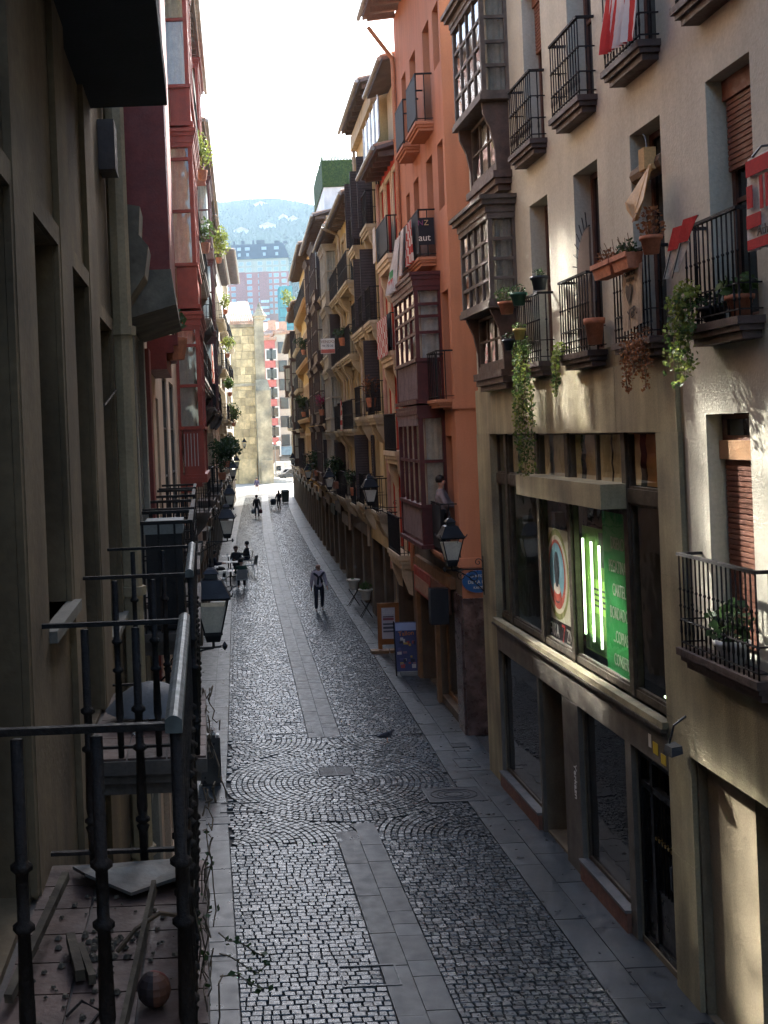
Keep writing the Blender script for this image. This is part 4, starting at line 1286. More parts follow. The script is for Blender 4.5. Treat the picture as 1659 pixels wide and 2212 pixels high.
MB(fl3.p).box(14.02, 14.5, .002, .07, 2.8, 7.8).build('corner_strip', REDT, l3)
ld = MB(fl3.p)
for n, z0, z1 in ((.42, 7.92, 8.06), (.36, 7.82, 7.92), (.26, 7.6, 7.82)): ld.box(15.1, 17.4, 0, n, z0, z1)
ld.build('ledge', REDT, l3)
MB(fl3.p).box(14.6, 14.9, .002, .05, 2.8, 7.4).build('pilaster', GRY, l3)
balcony(fl3, l3, 14.8, 16.5, 4.9, .6, SLT, .98, .15, .16, r=.012, mids=(.4, .7)); balcony(fl3, l3, 17, 18.4, 4.9, .6, SLT, .98, .15, .16, r=.012)
fl4 = Fac('L', 19.6, 29.6)
RED2 = M('brick_red_paint', (.235, .036, .02), .5, var=.15, scale=5, streak=.1)
O4 = [(19.95, 21.4, z, z + 2.8) for z in (5.0, 9.4, 13.4)] + [(22.2, 23.9, z, z + 2.8) for z in (5.0, 9.4, 13.4)] + [(26, 28.6, z, z + 2.4) for z in (6.2, 10, 14)]  # two window columns enlarged so more sun reflects onto the facing house
l4 = house('red_bay_house', 'house carrying a tall red timber bay of three glazed storeys', fl4, 18.6, PEA, O4 + [(20.2, 22, 0, 3.2, .8), (22.6, 25.0, 0, 3.2, .8), (25.8, 28.8, 0, 3.2, .8)])
for a, b, c, d in O4[:6]: window(fl4, l4, a, b, c, d, TB, 2, 3, n=-.08, fw=.05, gm=SUNGLASS)
for z0, z1, bh, rows in ((5.75, 9.55, 1.15, (0, .42, .84, 1)), (9.65, 13.75, 1.0, (0, .45, .9, 1)), (13.85, 18.2, .9, (0, .5, 1))):
    bay(fl4, l4, 25.5, 28.7, z0, z1, .57, RED2, nf=4, rows=rows, base_h=bh, cornice=.42, curtain=True, cur_m=CURTAIN, post=.1, ov=.1, fgm=SUNCLEAR)
fb = MB(fl4.p)
for n, z0, z1 in ((.62, 5.62, 5.74), (.5, 5.52, 5.62), (.3, 5.4, 5.52)): fb.box(25.5 - .08 + .08 * (z0 < 5.6), 28.75, 0, n, z0, z1)
fb.build('bay_base', RED2, l4)
sp = MB(fl4.p)
for k in range(5): sp.box(25.48, 25.5, .12 + .075 * k, .135 + .075 * k, 6.0, 6.75)
sp.build('bay_spindles', M('pale_spindle', (.4, .36, .33), .6), l4, kind='stuff')
for k in range(3):
    MB(fl4.p).box(20.0 + 2.9 * k, 20.3 + 2.9 * k, .002, .12, 0, 4.6).build('pilaster', DSTN, l4)
eave(fl4, l4, 18.65, .8, M('brown_soffit', (.13, .10, .085), .8))
RBR = M('rose_render', (.46, .36, .30), .85, var=.1, streak=.2)
LWH = M('pale_render', (.62, .58, .5), .85, var=.1, streak=.2)
l5, fl5 = terrace('rose_town_house', 'rose house with dark iron balconies beyond the red timber bay', 'L', 29.65, 42.0, 19.6, RBR, (4.6, 8.3, 12.0, 15.6), [(30.6 + 2.8 * k, 31.7 + 2.8 * k) for k in range(4)],
                  [(30.2, 35, z) for z in (8.3, 12.0, 15.6)] + [(36, 41.4, z) for z in (8.3, 12.0)] + [(30.3, 32.2, 4.6), (36, 37.8, 4.6)], frame=MAR, bays=[(36.2, 39.4, 15.6, 19.0, 4)], bay_m=RED2, slab_m=SLT, proj=.55)
l6, fl6 = terrace('maroon_bay_house', 'brown house with maroon timber bays in the shadow of the left side', 'L', 42.05, 60.0, 18.6, BRN, (4.4, 7.8, 11.2, 14.8), [(43 + 3.4 * k, 44.2 + 3.4 * k) for k in range(5)],
                  [(42.5, 47, z) for z in (7.8, 11.2)] + [(55, 59.5, z) for z in (7.8, 11.2, 14.8)] + [(43, 45, 4.4), (50, 54, 4.4)], frame=MAR, bays=[(48.4, 52.4, z, z + 3.2, 4) for z in (7.8, 11.2, 14.8)], bay_m=MAR, slab_m=SLT, proj=.55)
l7, fl7 = terrace('tan_town_house', 'plain tan house with tiled eaves halfway along the left side', 'L', 60.05, 74.0, 18.5, M('tan_render', (.46, .31, .19), .85, var=.08, streak=.1), (4.4, 7.8, 11.2, 14.6), [(71, 72.2), (64, 65.2)], [(63.7, 65.6, 7.8), (70.7, 72.6, 11.2)], slab_m=SLT, surround=False)
l8, fl8 = terrace('pale_town_house', 'pale house hung with potted greenery on every balcony', 'L', 74.05, 95.0, 19.6, LWH, (4.4, 7.8, 11.2, 14.6), [(75 + 3.2 * k, 76.2 + 3.2 * k) for k in range(6)],
                  [(74.6, 82, z) for z in (4.4, 7.8, 11.2, 14.6)] + [(84, 94, z) for z in (7.8, 11.2, 14.6)], slab_m=STO, proj=.6)
l9, fl9 = terrace('white_town_house', 'white rendered house ending the left side at the square', 'L', 95.05, 116.0, 22.6, M('white_render', (.72, .69, .63), .85, var=.08, streak=.12), (4.6, 8.2, 11.8, 15.4, 19.0), [(96.5 + 3.5 * k, 97.8 + 3.5 * k) for k in range(5)],
                  [(96, 106, z) for z in (8.2, 11.8, 15.4)] + [(107, 115, z) for z in (8.2, 15.4)], slab_m=STO, ev=1.15, proj=.5)
# ================================================================== beyond the street: square, church, towers, hills
def xz(px, py, Y):
    u, w = px - 439, py - 945
    x = u * math.cos(roll) - w * math.sin(roll); y = w * math.cos(roll) + u * math.sin(roll)
    return x * Y / 2400, CAM_H - y * Y / 2400
CHS = M('golden_church_stone', (.52, .39, .20), .85, var=.45, scale=.55, streak=.0, bump=.5, bscale=5, c2=(.25, .2, .13), c2scale=.6, c2amt=.6)
CH2 = M('grey_church_stone', (.42, .34, .21), .85, var=.4, scale=.6, streak=.1, bump=.5, bscale=5, c2=(.2, .18, .13), c2scale=.5, c2amt=.7)
ch = thing('stone_church', 'old golden stone church wall with stepped buttress across the square', 'church', (4, 160, 0))
x0, _ = xz(519, 900, 154); x1, _ = xz(560, 900, 154); x2, _ = xz(590, 900, 152)
zt = xz(540, 700, 154)[1]; zl = xz(540, 830, 154)[1]
MB().box(x0 - 14, x1, 155, 175, 0, zt).build('wall', CHS, ch)
sm_ = MB(); sm_.box(-.5, .5, -.5, .5, 0, 1); STN_ME = sm_.mesh('stone'); STN_ME.materials.append(M('golden_church_block', (.52, .39, .20), .85, var=.3, scale=.9, bump=.4, bscale=6, randomv=.3))
for k in range(20):                             # courses of the wall, uneven blocks
    z = k * zt / 20.4; x = x0 - 3
    while x < x1 - .2:
        w = R.uniform(.5, 1.1)
        if x + w > x1: w = x1 - x
        inst(STN_ME, 'stone', ch, (x + w / 2, 154.93 - R.uniform(0, .06), z), None, (w - .04, .2, zt / 20.4 - .04)); x += w
bt = MB(); bt.box(x1 - .4, x2 - .2, 152.2, 155, 0, zl - 1.0)
bt.hexa([(x1 - .4, 152.2, zl - 1.0), (x2 - .2, 152.2, zl - 1.0), (x1 - .4, 155, zl - 1), (x2 - .2, 155, zl - 1), (x1 - .3, 154, zl + .6), (x2 - .5, 154, zl + .6), (x1 - .3, 155, zl + .6), (x2 - .5, 155, zl + .6)])
bt.box(x1 - .2, x2 - .7, 154.2, 155.2, zl + .6, zt + .6); bt.box(x1 - .1, x2 - .3, 151.6, 152.2, 0, 3.2)
bt.build('buttress', CH2, ch)
pn_ = MB(); pn_.lathe(x1 + .6, 154.8, [(.9, 0), (.9, .4), (1.1, .5), (.9, .65), (.5, 1.2), (.55, 1.3), (.2, 1.9), (.28, 2.0), (.05, 2.4)], 8, z0=zt + .6)
pn_.build('pinnacle', CH2, ch)
led = MB(); led.box(x0 - 14, x1 + .1, 154.6, 155.05, zl - .25, zl + .15); led.box(x0 - 14, x1, 154.7, 155.05, zt - .3, zt + .1); led.build('ledge', CH2, ch)
MB().box(x0 - .5, x1 - .6, 154.2, 154.86, 0, 3.4).build('plinth', CHS, ch)
rfm = MB(); rfm.hexa([(x0 - 14, 154.3, zt + .1), (x1 - .3, 154.3, zt + .1), (x0 - 14, 168, zt + 4.5), (x1 - .3, 168, zt + 4.5), (x0 - 14, 154.3, zt + .35), (x1 - .3, 154.3, zt + .35), (x0 - 14, 168, zt + 4.8), (x1 - .3, 168, zt + 4.8)])
rfm.build('roof', TILE, ch)
tl = MB()
for k in range(34):
    x = x0 - 6 + k * .28
    if x < x1 - .4: tl.tube([(x, 154.1, zt + .4), (x, 160, zt + 2.3)], .11, 6)
tl.build('roof_tiles', TILE, ch, kind='stuff')

def block(name, label, px0, px1, pytop, Y, m, cols, rows, frame_m, storey, depth=14, ww=1.1, wh=1.7, cat='building', z_first=None, surround=None, gm=None, zbase=0.0):
    """a far building facing the camera with its windows built in rows"""
    a = xz(px0, 900, Y)[0]; b = xz(px1, 900, Y)[0]; zt = xz((px0 + px1) / 2, pytop, Y)[1]
    t = thing(name, label, cat, ((a + b) / 2, Y + depth / 2, zbase))
    MB().box(a, b, Y, Y + depth, zbase, zt).build('wall', m, t)
    for i in range(rows):
        zc = zt - storey * (i + .75) if z_first is None else z_first - storey * i
        if zc < zbase + 1: break
        for c in cols:
            x = a + (b - a) * c
            fm = MB(); e = .1
            if surround:
                fm.box(x - ww / 2 - .22, x + ww / 2 + .22, Y - .06, Y, zc - wh / 2 - .22, zc + wh / 2 + .22)
                fr = fm.build('window', surround, t)
                MB().box(x - ww / 2, x + ww / 2, Y - .09, Y - .061, zc - wh / 2, zc + wh / 2).build('pane', gm or MGLASS, fr)
            else:
                fm.box(x - ww / 2 - e, x + ww / 2 + e, Y - .08, Y + .01, zc - wh / 2 - e, zc + wh / 2 + e)
                fr = fm.build('window', frame_m, t)
                MB().box(x - ww / 2, x + ww / 2, Y - .1, Y - .081, zc - wh / 2, zc + wh / 2).build('pane', gm or MGLASS, fr)
    return t, a, b, zt
PNK = M('raspberry_render', (.50, .17, .15), .85, var=.08)
pk, a, b, zt = block('pink_apartment_house', 'raspberry pink apartment house with white framed windows behind the church', 560, 600, 735, 182, PNK, (.66, .9), 8, WHITEP, 3.15, 12, .85, 1.5, surround=WHITEP)
MB().box(a - .3, b + .3, 181.6, 194, zt, zt + .5).build('roof', TILE, pk)
MB().box(a, b, 181.8, 182, 0, 4.2).build('ground_floor', M('brown_base_render', (.3, .22, .16), .85), pk)
cr_, a, b, zt = block('cream_apartment_house', 'cream apartment house beside the pink one at the end of the square', 600.5, 660, 720, 186, M('cream_far_render', (.58, .52, .40), .85, var=.08), (.25, .6), 8, M('dark_frame', (.06, .05, .045), .6), 3.1, 12, 1.2, 1.7)
MB().box(a - .3, b + .3, 185.6, 198, zt, zt + .5).build('roof', TILE, cr_)
MB().box(a, b, 185.2, 185.9, 3.2, 4.6).build('shop_canopy', M('blue_grey_canopy', (.2, .3, .34), .6), cr_)
MB().box(a, b, 185.7, 185.99, 0, 3.1).build('ground_floor', MGLASS, cr_)
rr = thing('red_roofed_house', 'low house with terracotta roof and pale gables behind the church', 'house', (6, 205, 0))
a = xz(528, 700, 205)[0]; b = xz(612, 700, 205)[0]; zt = xz(570, 725, 205)[1]
MB().box(a, b, 205, 215, 0, zt).build('wall', M('salmon_render', (.62, .36, .24), .85), rr)
MB().hexa([(a - .4, 204.5, zt), (b + .4, 204.5, zt), (a - .4, 210, zt + 2.6), (b + .4, 210, zt + 2.6), (a - .4, 204.5, zt + .3), (b + .4, 204.5, zt + .3), (a - .4, 210, zt + 2.9), (b + .4, 210, zt + 2.9)]).build('roof', TILE, rr)
for q in (.1, .22, .62, .9): MB().box(a + (b - a) * q, a + (b - a) * q + 1.4, 206, 207, zt, zt + R.uniform(2.5, 4)).build('chimney', M('salmon_render', (.62, .36, .24), .85), rr)
# tower block
BRK = M('salmon_brick', (.50, .20, .16), .85, var=.1, scale=.3, bump=0)
TWY = 500
tb, a, b, zt = block('tower_block', 'tall salmon brick tower block with blue slate mansard before the hill', 486, 636, 559, TWY, BRK, (.1, .2, .32, .43, .47 + .12, .72, .82, .93), 9, WHITEP, 2.75, 22, 2.0, 1.5, gm=M('sky_blue_glass', (.35, .42, .46), .25, var=.1, bump=0), zbase=38, surround=None)
SLA = M('blue_slate', (.035, .05, .07), .6, var=.15, scale=.4, bump=0)
ztop = xz(560, 525, TWY)[1]
ms = MB(); ms.hexa([(a - .6, TWY - .6, zt), (b + .6, TWY - .6, zt), (a - .6, TWY + 23, zt), (b + .6, TWY + 23, zt), (a + 1, TWY + 2.2, ztop), (b - 1.6, TWY + 2.2, ztop), (a + 1, TWY + 20, ztop), (b - 1.6, TWY + 20, ztop)])
ms = ms.build('mansard', SLA, tb)
BUF = M('buff_brick', (.48, .44, .34), .85, var=.1, scale=.3, bump=0)
zb2 = xz(560, 588, TWY)[1]
MB().box(a - .1, b + .1, TWY - .05, TWY - .01, zb2, zt).build('buff_storeys', BUF, tb)
for k, q in enumerate((.14, .22, .3, .42, .66, .84)):
    x = a + (b - a) * q
    for zf, w in ((.28, 1.2), (.68, 2.2 if k > 2 else 1.8)):
        z = zt + (ztop - zt) * zf; yy = TWY - .6 + 2.8 * zf
        MB().box(x - w / 2, x + w / 2, yy - .5, yy + 1, z - .7, z + .7).build('dormer', M('sky_blue_glass', (.35, .42, .46), .25), ms)
for q in (.1, .22, .34, .5, .56, .64, .82, .95): MB().box(a + (b - a) * q, a + (b - a) * q + R.uniform(.8, 2.6), TWY + 4, TWY + 6, ztop, ztop + R.uniform(1, 2.2)).build('chimney', SLA, tb)
for q in (.64, .3): MB().box(a + (b - a) * q - 2.2, a + (b - a) * q + 2.2, TWY - 1.2, TWY - .06, 40, zb2).build('balcony_stack', M('rose_brick', (.42, .17, .14), .85, bump=0), tb)
for q in (.64, .3):
    for k in range(9): MB().box(a + (b - a) * q - 1.9, a + (b - a) * q + 1.9, TWY - 1.25, TWY - 1.21, 44 + k * 2.75, 45.2 + k * 2.75).build('balcony_opening', WHITEP, tb)
xs0 = xz(604, 640, 480)[0]; xs1 = xz(632, 640, 480)[0]
sf = thing('scaffolded_tower', 'tower wrapped in turquoise scaffold netting beside the tower block', 'building', ((xs0 + xs1) / 2, 485, 30))
NET = M('turquoise_netting', (.05, .30, .28), .8, var=.2, scale=.5, bump=0)
MB().box(xs0, xs1, 480, 492, 30, xz(612, 618, 480)[1]).build('netting', NET, sf)
for k in range(7): MB().box(xs0 - .1, xs1, 479.8, 480, 40 + 4.2 * k, 40.4 + 4.2 * k).build('scaffold_deck', M('dark_net', (.03, .14, .13), .8, bump=0), sf)
# wooded terrain rising to the ridge
HILL = M('wooded_hillside', (.028, .045, .02), .95, var=.3, scale=.02, bump=0, fine=.1, spec=0)
def hz_(x, y):
    r = max(0, (y - 205)) ** 1.0
    base = r * .155 + 12 * math.sin(x * .011 + y * .006) * min(1, r / 300) + 7 * math.sin(x * .031 + 2) * min(1, r / 300) * math.cos(y * .013)
    if y > 640: base += (y - 640) * .145
    if y > 1330: base -= (y - 1330) * .3
    return base - .3
h = MB(); NX, NY = 70, 60
gx = [-520 + 1300 * i / NX for i in range(NX + 1)]; gy = [205 + 1250 * (k / NY) ** 1.2 for k in range(NY + 1)]
for yy in gy:
    for xx in gx: h.v.append((xx, yy, hz_(xx, yy)))
for k in range(NY):
    for i in range(NX):
        q = k * (NX + 1) + i
        h.f.append((q, q + 1, q + NX + 2, q + NX + 1))
h.build('hills', HILL, smooth=True, kind='structure')
wd = MB()
for _ in range(9000):
    yy = 300 + 1000 * R.random() ** .8; xx = yy * R.uniform(-.03, .13) + R.uniform(-20, 20)
    s = R.uniform(3.0, 4.6); z = hz_(xx, yy)
    if 470 < yy < 540 and -5 < xx < 60: continue
    base = wd.pts([(xx + s * math.cos(q * 1.2566 + _) * R.uniform(.7, 1), yy + s * math.sin(q * 1.2566 + _) * R.uniform(.7, 1), z + s * .5 + R.uniform(-1, 1)) for q in range(5)])
    tp = wd.pts([(xx, yy, z + s * 1.7)])
    lo = wd.pts([(xx, yy, z - 1)])
    for q in range(5):
        wd.f.append((base + q, base + (q + 1) % 5, tp)); wd.f.append((base + (q + 1) % 5, base + q, lo))
wd.build('hillside_woods', M('far_canopy', (.03, .05, .02), .95, var=.2, scale=.01, bump=0, fine=.1, spec=0), kind='stuff')
HOUSE_W = M('far_white_house', (.6, .57, .5), .8, bump=0)
for k in range(9):                               # villas dotted over the hillside
    yy = R.uniform(620, 1200); xx = yy * R.uniform(.018, .092); z = hz_(xx, yy)
    v = thing('hillside_villa', 'pale villa among trees on the hazy hillside', 'house', (xx, yy, z), 'villas on the hillside')
    w = R.uniform(8, 16)
    MB().box(xx, xx + w, yy, yy + 8, z - 3, z + 7).build('wall', HOUSE_W, v)
    MB().prism([(xx - .6, z + 7), (xx + w + .6, z + 7), (xx + w / 2, z + 10)], yy - .5, yy + 8.5, lambda p, q, e: (p, e, q)).build('roof', TILE, v)
# things standing on the square
sl = thing('street_lamp', 'grey post lamp with twin pale heads standing on the square', 'street lamp', (*[xz(597, 1045, 158)[0]], 158, 0))
lx = WL[sl.name].x
MB().lathe(lx, 158, [(.16, 0), (.16, .5), (.08, .6), (.06, 5.2)], 8).build('post', M('grey_lamp_metal', (.2, .22, .23), .4, metal=.5), sl)
for d in (-1, 1):
    MB().tube([(lx, 158, 5.1), (lx + d * .5, 158, 5.35)], .04, 6).build('arm', MATS['grey_lamp_metal'], sl)
    MB().lathe(lx + d * .55, 158, [(.1, 0), (.32, .12), (.34, .3), (.1, .45)], 10, z0=5.2).build('lamp_head', M('opal_glass', (.75, .74, .7), .3, bump=0), sl)
STP = M('pale_steps', (.45, .42, .36), .8)
sp_ = thing('stone_steps', 'pale stone steps at the foot of the church buttress', 'steps', (xz(600, 1042, 153)[0], 153, 0))
sx = xz(590, 1042, 152)[0]
for k in range(4): MB().box(sx, sx + 3.4 - k * .8, 151.8 + .02 * k, 154 , k * .17, (k + 1) * .17 - .002).build('step', STP, sp_)
def vehicle(name, label, px, Y, body_m, L=4.4, W=1.75, H=1.5, van=False, grp=None):
    x = xz(px, 1030, Y)[0]
    t = thing(name, label, 'van' if van else 'car', (x, Y, 0), grp)
    prof = ([(0, .35), (0, 1.0), (.25, 1.9), (.7, H), (L, H), (L, .35)] if van else [(0, .35), (0, .8), (1.0, .95), (1.7, H), (3.3, H), (L - .3, .95), (L, .85), (L, .35)])
    MB().prism([(x + p, q) for p, q in prof], Y, Y + W, lambda p, q, e: (p, e, q)).build('body', body_m, t)
    gpoly = [(.45, 1.05), (.75, 1.8), (1.4, 1.8), (1.4, 1.05)] if van else [(1.25, .98), (1.78, H - .08), (3.2, H - .08), (3.75, .98)]
    MB().prism([(x + p, q) for p, q in gpoly], Y - .012, Y + W + .012, lambda p, q, e: (p, e, q)).build('side_window', DGLASS, t)
    for wx in (.8, L - .85):
        for yy in (Y - .02, Y + W - .18):
            o = MB().tube([(x + wx, yy, .33), (x + wx, yy + .2, .33)], .33, 14).build('wheel', M('tyre', (.02, .02, .02), .8), t)
            MB().tube([(x + wx, yy - .008, .33), (x + wx, yy + .1, .33)], .18, 10).build('rim', STEEL, o)
    MB().box(x - .012, x + .02, Y + .15, Y + .45, .65, .8).build('headlight', WHITEP, t)
    return t
vehicle('delivery_van', 'white delivery van parked beyond the church steps', 588, 172, WHITEP, 5.2, 2.0, 2.4, True)
vehicle('parked_car', 'silver car parked in front of white van on the square', 592, 166, M('silver_paint', (.5, .52, .54), .25, metal=.5, bump=0))
vehicle('parked_car', 'small dark grey car parked close behind the post lamp', 601, 160.5, M('dark_grey_paint', (.06, .065, .07), .3, bump=0), 3.6)
# air
hb = MB(); hb.box(-560, 800, -20, 1480, -60, 300)
hm = bpy.data.materials.new('haze_air'); hm.use_nodes = True
nn = hm.node_tree.nodes; nn.remove(nn['Principled BSDF'])
pv = nn.new('ShaderNodeVolumePrincipled')
pv.inputs['Color'].default_value = (.55, .78, 1, 1)
pv.inputs['Density'].default_value = .00017
pv.inputs['Anisotropy'].default_value = .35
hm.node_tree.links.new(pv.outputs[0], nn['Material Output'].inputs['Volume'])
hb.build('haze', hm, kind='stuff')
# ================================================================== wall lanterns
LAMPG = M('frosted_lamp_glass', (.62, .62, .55), .5, var=.1, scale=5, bump=0, trans=.4)
LIRON = M('lantern_iron', (.012, .013, .016), .4, var=.2, metal=.3)
def lantern(label, side, y, n, z, grp, wall_n=0.0, sc=1.0):
    """four-sided tapered lantern on a scrolled bracket; z = underside of the glass box"""
    base = (5.36 if side == 'R' else -.715) + dl(y)
    sg = -1 if side == 'R' else 1
    x = base + sg * n
    t = thing('wall_lantern', label, 'wall lantern', (base + sg * wall_n, y, z - .3), grp)
    b, tp, h = .105 * sc, .2 * sc, .42 * sc
    fr = MB()
    for dx in (-1, 1):
        for dy in (-1, 1):
            fr.tube([(x + dx * b, y + dy * b, z), (x + dx * tp, y + dy * tp, z + h)], .014 * sc, 4)
    for q, zz in ((b + .015, z - .03), (tp + .012, z + h - .01)):
        fr.lathe(x, y, [(q, 0), (q, .035)], 4, sq=True, z0=zz)
    fr.lathe(x, y, [(b * .8, -.12 * sc), (b, -.04 * sc), (b, -.03 * sc)], 4, sq=True, z0=z)
    fr.build('frame', LIRON, t)
    for k in range(4):
        c_, s_ = math.cos(k * 1.5708), math.sin(k * 1.5708)
        rot = lambda u, v: (x + u * c_ - v * s_, y + u * s_ + v * c_)
        p = MB(); q0, q1 = b - .004, tp - .004
        zz = h * .8; qm = q0 + (q1 - q0) * .8
        p.quad((*rot(-q0, q0), z), (*rot(q0, q0), z), (*rot(qm, qm), z + zz), (*rot(-qm, qm), z + zz))
        p.build('pane', LAMPG, t)
    rf = MB()
    zz = z + h
    rf.lathe(x, y, [(tp + .03 * sc, 0), (tp + .035 * sc, .02 * sc), (tp + .005, .07 * sc), (tp * .62, .23 * sc), (tp * .42, .25 * sc), (tp * .4, .3 * sc), (tp * .5, .31 * sc), (tp * .3, .36 * sc), (.02, .39 * sc)], 4, sq=True, z0=zz)
    rf.build('roof', LIRON, t)
    fin = MB(); fin.lathe(x, y, [(.014, 0), (.03, .03), (.014, .06), (.02, .09), (.004, .15)], 8, z0=zz + .37 * sc); fin.build('finial', LIRON, t)
    for dx in (-1, 1):
        for dy in (-1, 1):
            MB().tube([(x + dx * tp, y + dy * tp, zz + .02), (x + dx * (tp + .05), y + dy * (tp + .05), zz + .05), (x + dx * (tp + .06), y + dy * (tp + .06), zz + .09)], .01, 4).build('corner_scroll', LIRON, t)
    br = MB(); zb = z - .15 * sc
    xw = base + sg * wall_n
    br.tube([(xw, y, zb - .05), (x, y, zb - .05), (x + sg * .1, y, zb - .04)], .014, 6)
    br.box(min(xw, xw + sg * .02), max(xw, xw + sg * .02), y - .03, y + .03, zb - .55, zb + .2)
    br.tube([(x, y, zb - .05), (x, y, z - .06)], .02, 6)
    br.tube([(xw, y, zb - .5)] + [(xw + (x - xw) * (k / 8), y, zb - .5 + .44 * math.sin(k / 8 * 1.57)) for k in range(1, 9)], .012, 6)
    def curl(cx, cz, r, turns=1.6, d=1, ph=0):
        br.tube([(cx + d * r * (1 - k / 22) * math.cos(ph + k / 22 * turns * 6.28), y, cz + r * (1 - k / 22) * math.sin(ph + k / 22 * turns * 6.28)) for k in range(20)], .009, 5)
    L_ = abs(x - xw)
    curl(x - sg * L_ * .3, zb - .17, .1, 1.6, 1, 1.2); curl(x - sg * L_ * .65, zb - .2, .12, 1.7, -1, .8); curl(xw + sg * .1, zb + .08, .08, 1.5, 1, 0)
    br.lathe(x + sg * .14, y, [(.005, -.05), (.03, -.02), (.035, .01), (.005, .06)], 6, z0=zb - .04)
    br.build('bracket', LIRON, t)
    return t
gL, gR = 'lanterns on the left side', 'lanterns on the right side'
lantern('large nearest lantern on the left, just beyond the balcony rails', 'L', 13.9, .74, 4.22, gL)
lantern('second lantern on the left, above the cafe tables', 'L', 30.0, .98, 4.03, gL)
lantern('third lantern on the left, just above the second one', 'L', 45.0, .96, 3.9, gL)
lantern('fourth lantern on the left, below the dark green bush', 'L', 57.0, 1.02, 4.6, gL)
lantern('fifth lantern on the left, small and dark down the street', 'L', 78.0, 1.0, 4.5, gL)
lantern('sixth lantern on the left, lit up against the church wall', 'L', 108.0, 1.2, 5.6, gL)
lantern('large lantern on a scrolled arm at the shop corner pillar', 'R', 21.45, .68, 4.1, gR, .065)
lantern('lantern on the right in front of ochre house shutters', 'R', 33.0, .84, 4.55, gR)
lantern('lantern on the right before the cream house with bays', 'R', 48.0, .82, 4.3, gR)
lantern('lantern on the right by the brown timber bays', 'R', 64.0, .82, 4.1, gR)
lantern('smallest lantern on the right near the far end', 'R', 89.0, .8, 4.3, gR)
# street name plate under the corner lantern, facing up the street
np_ = thing('street_name_plate', 'blue oval street name plate at the shop corner below the lantern', 'sign', (5.42, 23.9, 3.0))
BLU = flat('enamel_blue', (.02, .10, .28), .35)
pl = MB(); k = 28
ring = [(5.78 + .34 * math.cos(6.2832 * i / k), 3.32 + .24 * math.sin(6.2832 * i / k)) for i in range(k)]
pl.prism(ring, 23.86, 23.93, lambda p, q, e: (p, e, q)); pl.build('plate', BLU, np_)
for s_, dz, sz in (('CANTON', .12, .075), ('DE LA BO', -.01, .1), ('KANT', -.13, .075)):
    text(s_, 'lettering', np_, TX, (5.77, 23.855, 3.32 + dz), (1, 0, 0), (0, 0, 1), sz)

